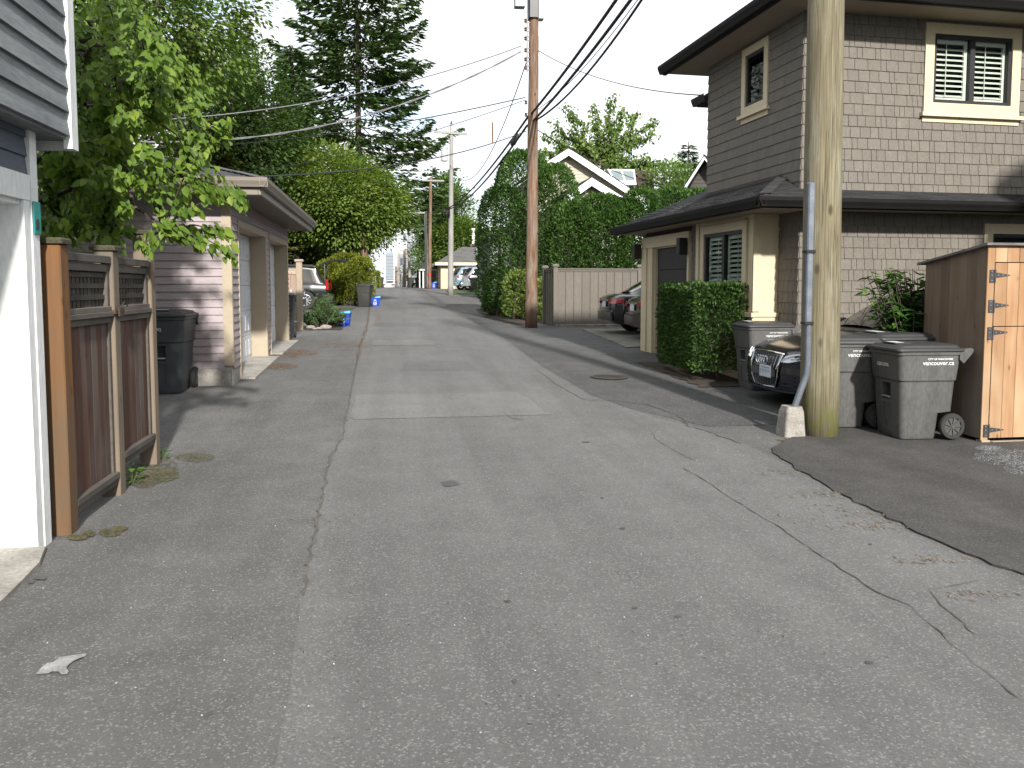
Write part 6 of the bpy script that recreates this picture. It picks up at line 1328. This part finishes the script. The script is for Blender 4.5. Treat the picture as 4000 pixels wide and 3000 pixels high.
# ================================================================ houses behind the hedge
WB=mat('white barge board',(.78,.79,.80),(.74,.75,.76),3,rough=.5); BEIGE=mat('beige siding',(.40,.36,.29),(.37,.33,.27),3,rough=.75,island=.05); CREAMS=mat('cream siding',(.50,.43,.29),(.46,.39,.27),3,rough=.75,island=.05)
def gable_house(label,Y,ap,el,er,wallbase_z,depth,m_wall,m_roof,m_board,course=.16,board=.22,over=.45,name='gabled_house'):
    """gable end facing the viewer; apex and eave ends given as points of the photograph at distance Y"""
    a=onY(*ap,Y); l=onY(*el,Y); r=onY(*er,Y); g=gz(Y); t=thing(name,label,'house',(a.x,Y,g)); A=Vector((0,0,a.z-g)); L=Vector((l.x-a.x,0,l.z-g)); Rr=Vector((r.x-a.x,0,r.z-g))
    mb=MB()   # lap boards under the gable
    zt=A.z-board; z=wallbase_z; y=over
    xl0,xr0=L.x+.25,Rr.x-.25
    while z<zt:
        z2=min(z+course,zt)
        def lim(zz):
            lo=xl0 if zz<=L.z else L.x*(1-(zz-L.z)/(A.z-L.z)); hi=xr0 if zz<=Rr.z else Rr.x*(1-(zz-Rr.z)/(A.z-Rr.z)); return max(lo,xl0),min(hi,xr0)
        (a0,a1),(b0,b1)=lim(z+.1),lim(z2+.1)
        if a1>a0: mb.poly([(a0,y-.018,z),(a1,y-.018,z),(b1,y-.002,z2),(b0,y-.002,z2),(a0,y,z),(a1,y,z)],[(0,1,2,3),(4,5,1,0)])
        z=z2
    mb.face([(xl0,y,-.3),(xr0,y,-.3),(xr0,y,Rr.z),(0,y,A.z-.05),(xl0,y,L.z)]); mb.face([(xl0,y,-.3),(xl0,depth,-.3),(xl0,depth,L.z),(xl0,y,L.z)]); mb.face([(xr0,y,-.3),(xr0,depth,-.3),(xr0,depth,Rr.z),(xr0,y,Rr.z)]); mb.face([(xl0,depth,-.3),(xr0,depth,-.3),(xr0,depth,Rr.z),(0,depth,A.z-.05),(xl0,depth,L.z)])
    mb.build('wall',m_wall,t,fixn=False)
    mb=MB(); up=Vector((0,0,.03)); dy=Vector((0,depth+.2,0)); o=Vector((0,-.03,0))
    roof_face(mb,L+up+o,L+up+dy,A+up+dy,A+up+o,.16,.35,seed=5); roof_face(mb,Rr+up+dy,Rr+up+o,A+up+o,A+up+dy,.16,.35,seed=6)
    mb.prism([L+o,L+up+o,A+up+o,Rr+up+o,Rr+o,A+o],(0,.05,0)); mb.face([L,L+dy,A+dy,A]); mb.face([Rr+dy,Rr,A,A+dy]); mb.build('roof',m_roof,t,fixn=False)
    for P0,P1 in ((L,A),(A,Rr)):
        mb=MB(); d=Vector((0,0,-board)); mb.prism([P0,P1,P1+d,P0+d],(0,.06,0)); mb.build('barge_board',m_board,t)
    return t,A
H1,A1=gable_house('beige house with a broad white edged gable behind the cedar hedge',38,(2222,578),(2080,668),(2515,772),2.0,9,BEIGE,ROOFB,WB,board=.34)
def loc1(u,v,Y): q=onY(u,v,Y); return Vector((q.x-H1.location.x,q.y-38,q.z-H1.location.z))
mb=MB(); p0,p1,p2,p3=loc1(2372,660,40),loc1(2478,662,40),loc1(2486,722,39.6),loc1(2410,722,39.6)
bk=Vector((0,.45,0)); mb.prism([p3,p2,p1,p0],bk); sk=mb.build('skylight',WB,H1)
SKG=paint('skylight glass',(.16,.20,.21),.05,0,1.0)
for k in range(2):
    a0,a1=.06+k*.47,.47+k*.47; mb=MB(); mb.prism([p3.lerp(p2,a0).lerp(p0.lerp(p1,a0),.28)+Vector((0,-.012,0)),p3.lerp(p2,a1).lerp(p0.lerp(p1,a1),.28)+Vector((0,-.012,0)),p3.lerp(p2,a1).lerp(p0.lerp(p1,a1),.9)+Vector((0,-.012,0)),p3.lerp(p2,a0).lerp(p0.lerp(p1,a0),.9)+Vector((0,-.012,0))],(0,.01,0)); mb.build('pane',SKG,sk)
mb=MB(); q=[loc1(2478,665,41),loc1(2552,668,41),loc1(2556,745,41),loc1(2478,745,41)]; mb.prism([q[3],q[2],q[1],q[0]],(0,1.0,0)); mb.build('roof_dormer',ROOFB,H1)
gable_house('small white edged gable porch peeking over the middle cedar hedge',33,(2312,692),(2205,768),(2440,772),1.5,4.6,BEIGE,ROOFD,WB,board=.34,name='gabled_porch')
hb,_=gable_house('dark brown house with one white barge board beside the brown shingled house',30,(2752,607),(2660,748),(2845,748),1.0,1.2,mat('dark brown siding',(.085,.075,.068),(.07,.062,.056),3,rough=.8),ROOFD,WB,board=.14)
hb.rotation_euler=(0,0,-.62)
# cream garage with grey roof (right, far)
YG=67; g=gz(YG); pL=onY(1722,1120,YG); t=thing('cream_garage','cream garage with grey hip roof behind the two minivans','garage',(pL.x,YG,g-.1)); zt=onY(1722,1027,YG).z-g+.1
mb=MB(); laps(mb,(0,0,0),US,NY,0,9,0,zt,.15,[(1.15,4.6,-.1,1.9)]); sheet_holes(mb,(0,0,0),US,NY,0,9,0,zt,[(1.15,4.6,-.1,1.9)],-.003); mb.face([(0,0,0),(0,7,0),(0,7,zt),(0,0,zt)]); mb.face([(9,0,0),(9,7,0),(9,7,zt),(9,0,zt)]); mb.face([(0,7,0),(9,7,0),(9,7,zt),(0,7,zt)]); mb.build('wall',CREAMS,t,fixn=False)
mb=MB(); mb.box(1.15,4.6,.12,.16,0,1.9); mb.build('garage_door',mat('tan door',(.33,.29,.21),(.30,.26,.19),3),t)
mb=MB(); mb.box(.95,1.12,-.04,.0,0,2.0); mb.box(1.0,4.8,-.04,.0,1.92,2.05); mb.build('door_frame',mat('pale yellow trim',(.66,.60,.40),(.62,.56,.38),3),t)
mb=MB(); a=.45; zr=zt+1.45; roof_face(mb,(-a,-a,zt),(9+a,-a,zt),(7,3,zr),(2,3,zr),.2,.4,seed=4); roof_face(mb,(-a,7+a,zt),(-a,-a,zt),(2,3,zr),(2,3,zr),.2,.4,seed=4); roof_face(mb,(9+a,7+a,zt),(-a,7+a,zt),(2,3,zr),(7,3,zr),.2,.4,seed=4); rf=mb.build('roof',mat('faded grey roof',(.14,.135,.13),(.10,.10,.097),9,rough=.9,island=.2,fine=.5),t,fixn=False)
mb=MB(); mb.box(-a,9+a,-a-.03,-a,zt-.20,zt+.02); mb.box(-a-.03,-a,-a,7+a,zt-.2,zt+.02); mb.build('fascia',mat('pale yellow trim',(.66,.60,.40)),rf)
mb=MB(); mb.box(3.1,3.9,1.6,1.9,zt+.85,zt+1.25); mb.build('roof_vent',WB,rf)
# low dark carport with white posts
p=onY(1648,1120,72); t=thing('low_carport','low dark carport with white posts left of the cream garage','carport',(p.x,72,gz(72)))
mb=MB(); h=onY(1648,1052,72).z-gz(72); mb.hexa([(-.35,-.3,h),(1.9,-.3,h),(1.9,4,h),(-.35,4,h),(.1,.2,h+.55),(1.9,.2,h+.55),(1.9,3.5,h+.55),(.1,3.5,h+.55)]); mb.build('roof',ROOFD,t); mb=MB(); mb.box(-.36,1.9,-.34,-.30,h-.12,h+.02); mb.build('fascia',mat('pale green trim',(.50,.56,.52),(.46,.52,.48),3),t)

for x in (-.2,.12,1.75): mb=MB(); mb.bbox(x-.06,x+.06,-.2,-.08,-.1,h,.01); mb.build('post',WB,t)
mb=MB(); mb.box(-.3,1.85,3.5,3.6,0,h); mb.box(.45,1.2,.6,.8,0,h*.55); mb.build('back_wall',mat('dark shed wall',(.05,.05,.052),(.07,.07,.07),4),t)
p=onY(1688,1122,69.5); t=thing('trellis_fence','small rusty brown trellis fence between the far poles and the cream garage','fence',(p.x,69.5,gz(69.5))); mb=MB()
for i in range(6): mb.bbox(i*.14,i*.14+.05,-.02,.02,0,1.75,.006)
for z in (.3,.8,1.25,1.7): mb.box(0,.78,-.035,-.022,z,z+.06)
mb.build('lattice',CED_GZ,t)
# closed patio umbrella and chimneys behind the cream roof
p=onY(1811,976,82); t=thing('patio_umbrella','closed white patio umbrella standing above the cream garage roof','umbrella',(p.x,82,p.z-2.2)); mb=MB(); mb.cyl((0,0,0),(0,0,3.4),.03,n=8); mb.build('pole',POLE_G,t); mb=MB(); mb.lathe([(.22,2.15),(.19,2.5),(.15,2.9),(.17,3.0),(.10,3.2),(.03,3.45),(.01,3.6)],(0,0,0),8); mb.build('canopy',mat('white canvas',(.66,.66,.63),(.55,.55,.53),6,stretch=(8,8,1),rough=.85),t)
p=onY(1851,980,80); t=thing('distant_house','distant grey roofed house with brick chimney and white flue behind the cream garage','house',(p.x,80,gz(80))); zb=onY(1851,960,80).z-gz(80); mb=MB(); mb.box(-1.3,8,.3,6,0,zb-.8); mb.build('wall',BEIGE,t); mb=MB(); roof_face(mb,(-1.8,0,zb-.9),(8.5,0,zb-.9),(6,3,zb+.5),(.5,3,zb+.5),.2,.4); roof_face(mb,(-1.8,6.5,zb-.9),(-1.8,0,zb-.9),(.5,3,zb+.5),(.5,3,zb+.5),.2,.4); rf=mb.build('roof',ROOFD,t,fixn=False); mb=MB(); mb.bbox(-.25,.55,.8,1.5,zb-.8,zb+.25,.02); mb.build('chimney',mat('dark brick',(.17,.12,.10),(.12,.09,.08),8,rough=.9),rf); mb=MB(); mb.cyl((.05,1.1,zb+.2),(.05,1.1,zb+1.75),.13,n=12); mb.lathe([(.19,1.2),(.19,1.3)],(.05,1.1,zb-.2),12); mb.lathe([(.19,1.6),(.2,1.75)],(.05,1.1,zb),12); mb.build('flue',WB,rf)
# grey sided garage behind the cedar
p=onY(1866,1160,49.4); t=thing('grey_garage','pale grey clapboard garage wall emerging from the tall cedar','garage',(p.x,43,gz(46))); h=onY(1866,958,49.4).z-gz(46); GREYS_=mat('pale grey siding',(.30,.30,.31),(.27,.27,.285),3,rough=.7,island=.05); mb=MB(); laps(mb,(0,0,0),UT,NX,0,6.3,.12,h,.13); sheet_holes(mb,(0,0,0),UT,NX,0,6.4,-.3,h,[],-.003); laps(mb,(0,0,0),US,NY,0,6,.12,h,.13); sheet_holes(mb,(0,0,0),US,NY,0,6,-.3,h,[],-.003); mb.cur=0; mb.face([(6,0,0),(6,6.4,0),(6,6.4,h),(6,0,h)]); mb.face([(0,6.4,-.3),(6,6.4,-.3),(6,6.4,h),(0,6.4,h)]); mb.build('wall',[GREYS_,GREYS_],t,fixn=False); mb=MB(); mb.box(-.03,-.002,6.3,6.42,.1,h); mb.build('corner_board',WB,t); mb=MB(); mb.bbox(-.03,6,-.03,6.4,-.4,.11,.01); mb.build('foundation',CONC_D,t)
mb=MB(); roof_face(mb,(-.25,-.4,h),(6.3,-.4,h),(4.5,2.4,h+1.1),(1.6,2.4,h+1.1),.16,.35); roof_face(mb,(-.25,6.6,h),(-.25,-.4,h),(1.6,2.4,h+1.1),(1.6,4.2,h+1.1),.16,.35); roof_face(mb,(6.3,6.6,h),(-.25,6.6,h),(1.6,4.2,h+1.1),(4.5,4.2,h+1.1),.16,.35); mb.build('roof',ROOFG,t,fixn=False)
# towers far away
def tower(label,u0,u1,vt,Y,m,fl,bays,seed,steps=()):
    a=onY(u0,1120,Y); b_=onY(u1,1120,Y); z=onY(u0,vt,Y).z; t=thing('high_rise',label,'tower',(a.x,Y,-10),0,'distant high rises'); w_=b_.x-a.x; H_=z+10; mb=MB(); mb.box(0,w_,0,w_,0,H_)
    for (f0,f1,hh) in steps: mb.box(w_*f0,w_*f1,w_*.2,w_*.8,H_,H_+hh)
    mb.build('wall',m,t); mb=MB(); nf=int(H_/fl)
    for i in range(3,nf):
        for j in range(bays): mb.box(w_*(j+.18)/bays,w_*(j+.82)/bays,-.25,-.02,i*fl+fl*.25,i*fl+fl*.8)
    mb.build('windows',paint('tower glass',(.22,.28,.33),.15),t); mb=MB()
    for i in range(3,nf): mb.box(-.4,w_+.4,-.6,-.001,i*fl-.15,i*fl+.12)
    mb.build('balcony_slabs',m,t)
TW=mat('pale concrete tower',(.27,.28,.30),(.24,.25,.27),2,rough=.8)
TW2=mat('pinkish concrete tower',(.27,.255,.25),(.245,.235,.23),2,rough=.8)
tower('pale slab high rise left of the far pole row',1508,1538,984,820,TW,3.2,5,1)
tower('stepped pinkish high rise between the far poles',1559,1584,990,760,TW2,3.2,4,2); tower('mid high rise with balconies behind the two transformers',1584,1612,972,700,TW2,3.0,4,3,((.2,.9,3),))
tower('tallest glassy high rise right of the two transformers',1613,1650,944,700,TW,3.0,6,4,((.35,1.0,8),))
# neighbour house outside the frame on the right; it throws the shade on the right end of the shingle wall
t=thing('neighbour_house','grey stucco gabled house standing beyond the right side of the cedar shed','house',(10.3,-4,0)); mb=MB(); mb.box(0,9,0,9.6,0,6.2); mb.build('wall',mat('grey stucco',(.20,.19,.18),(.17,.16,.155),3,rough=.9),t); mb=MB(); mb.prism([(-.5,-.4,6.2),(9.5,-.4,6.2),(4.5,-.4,9.2)],(0,10.4,0)); mb.build('roof',ROOFD,t)
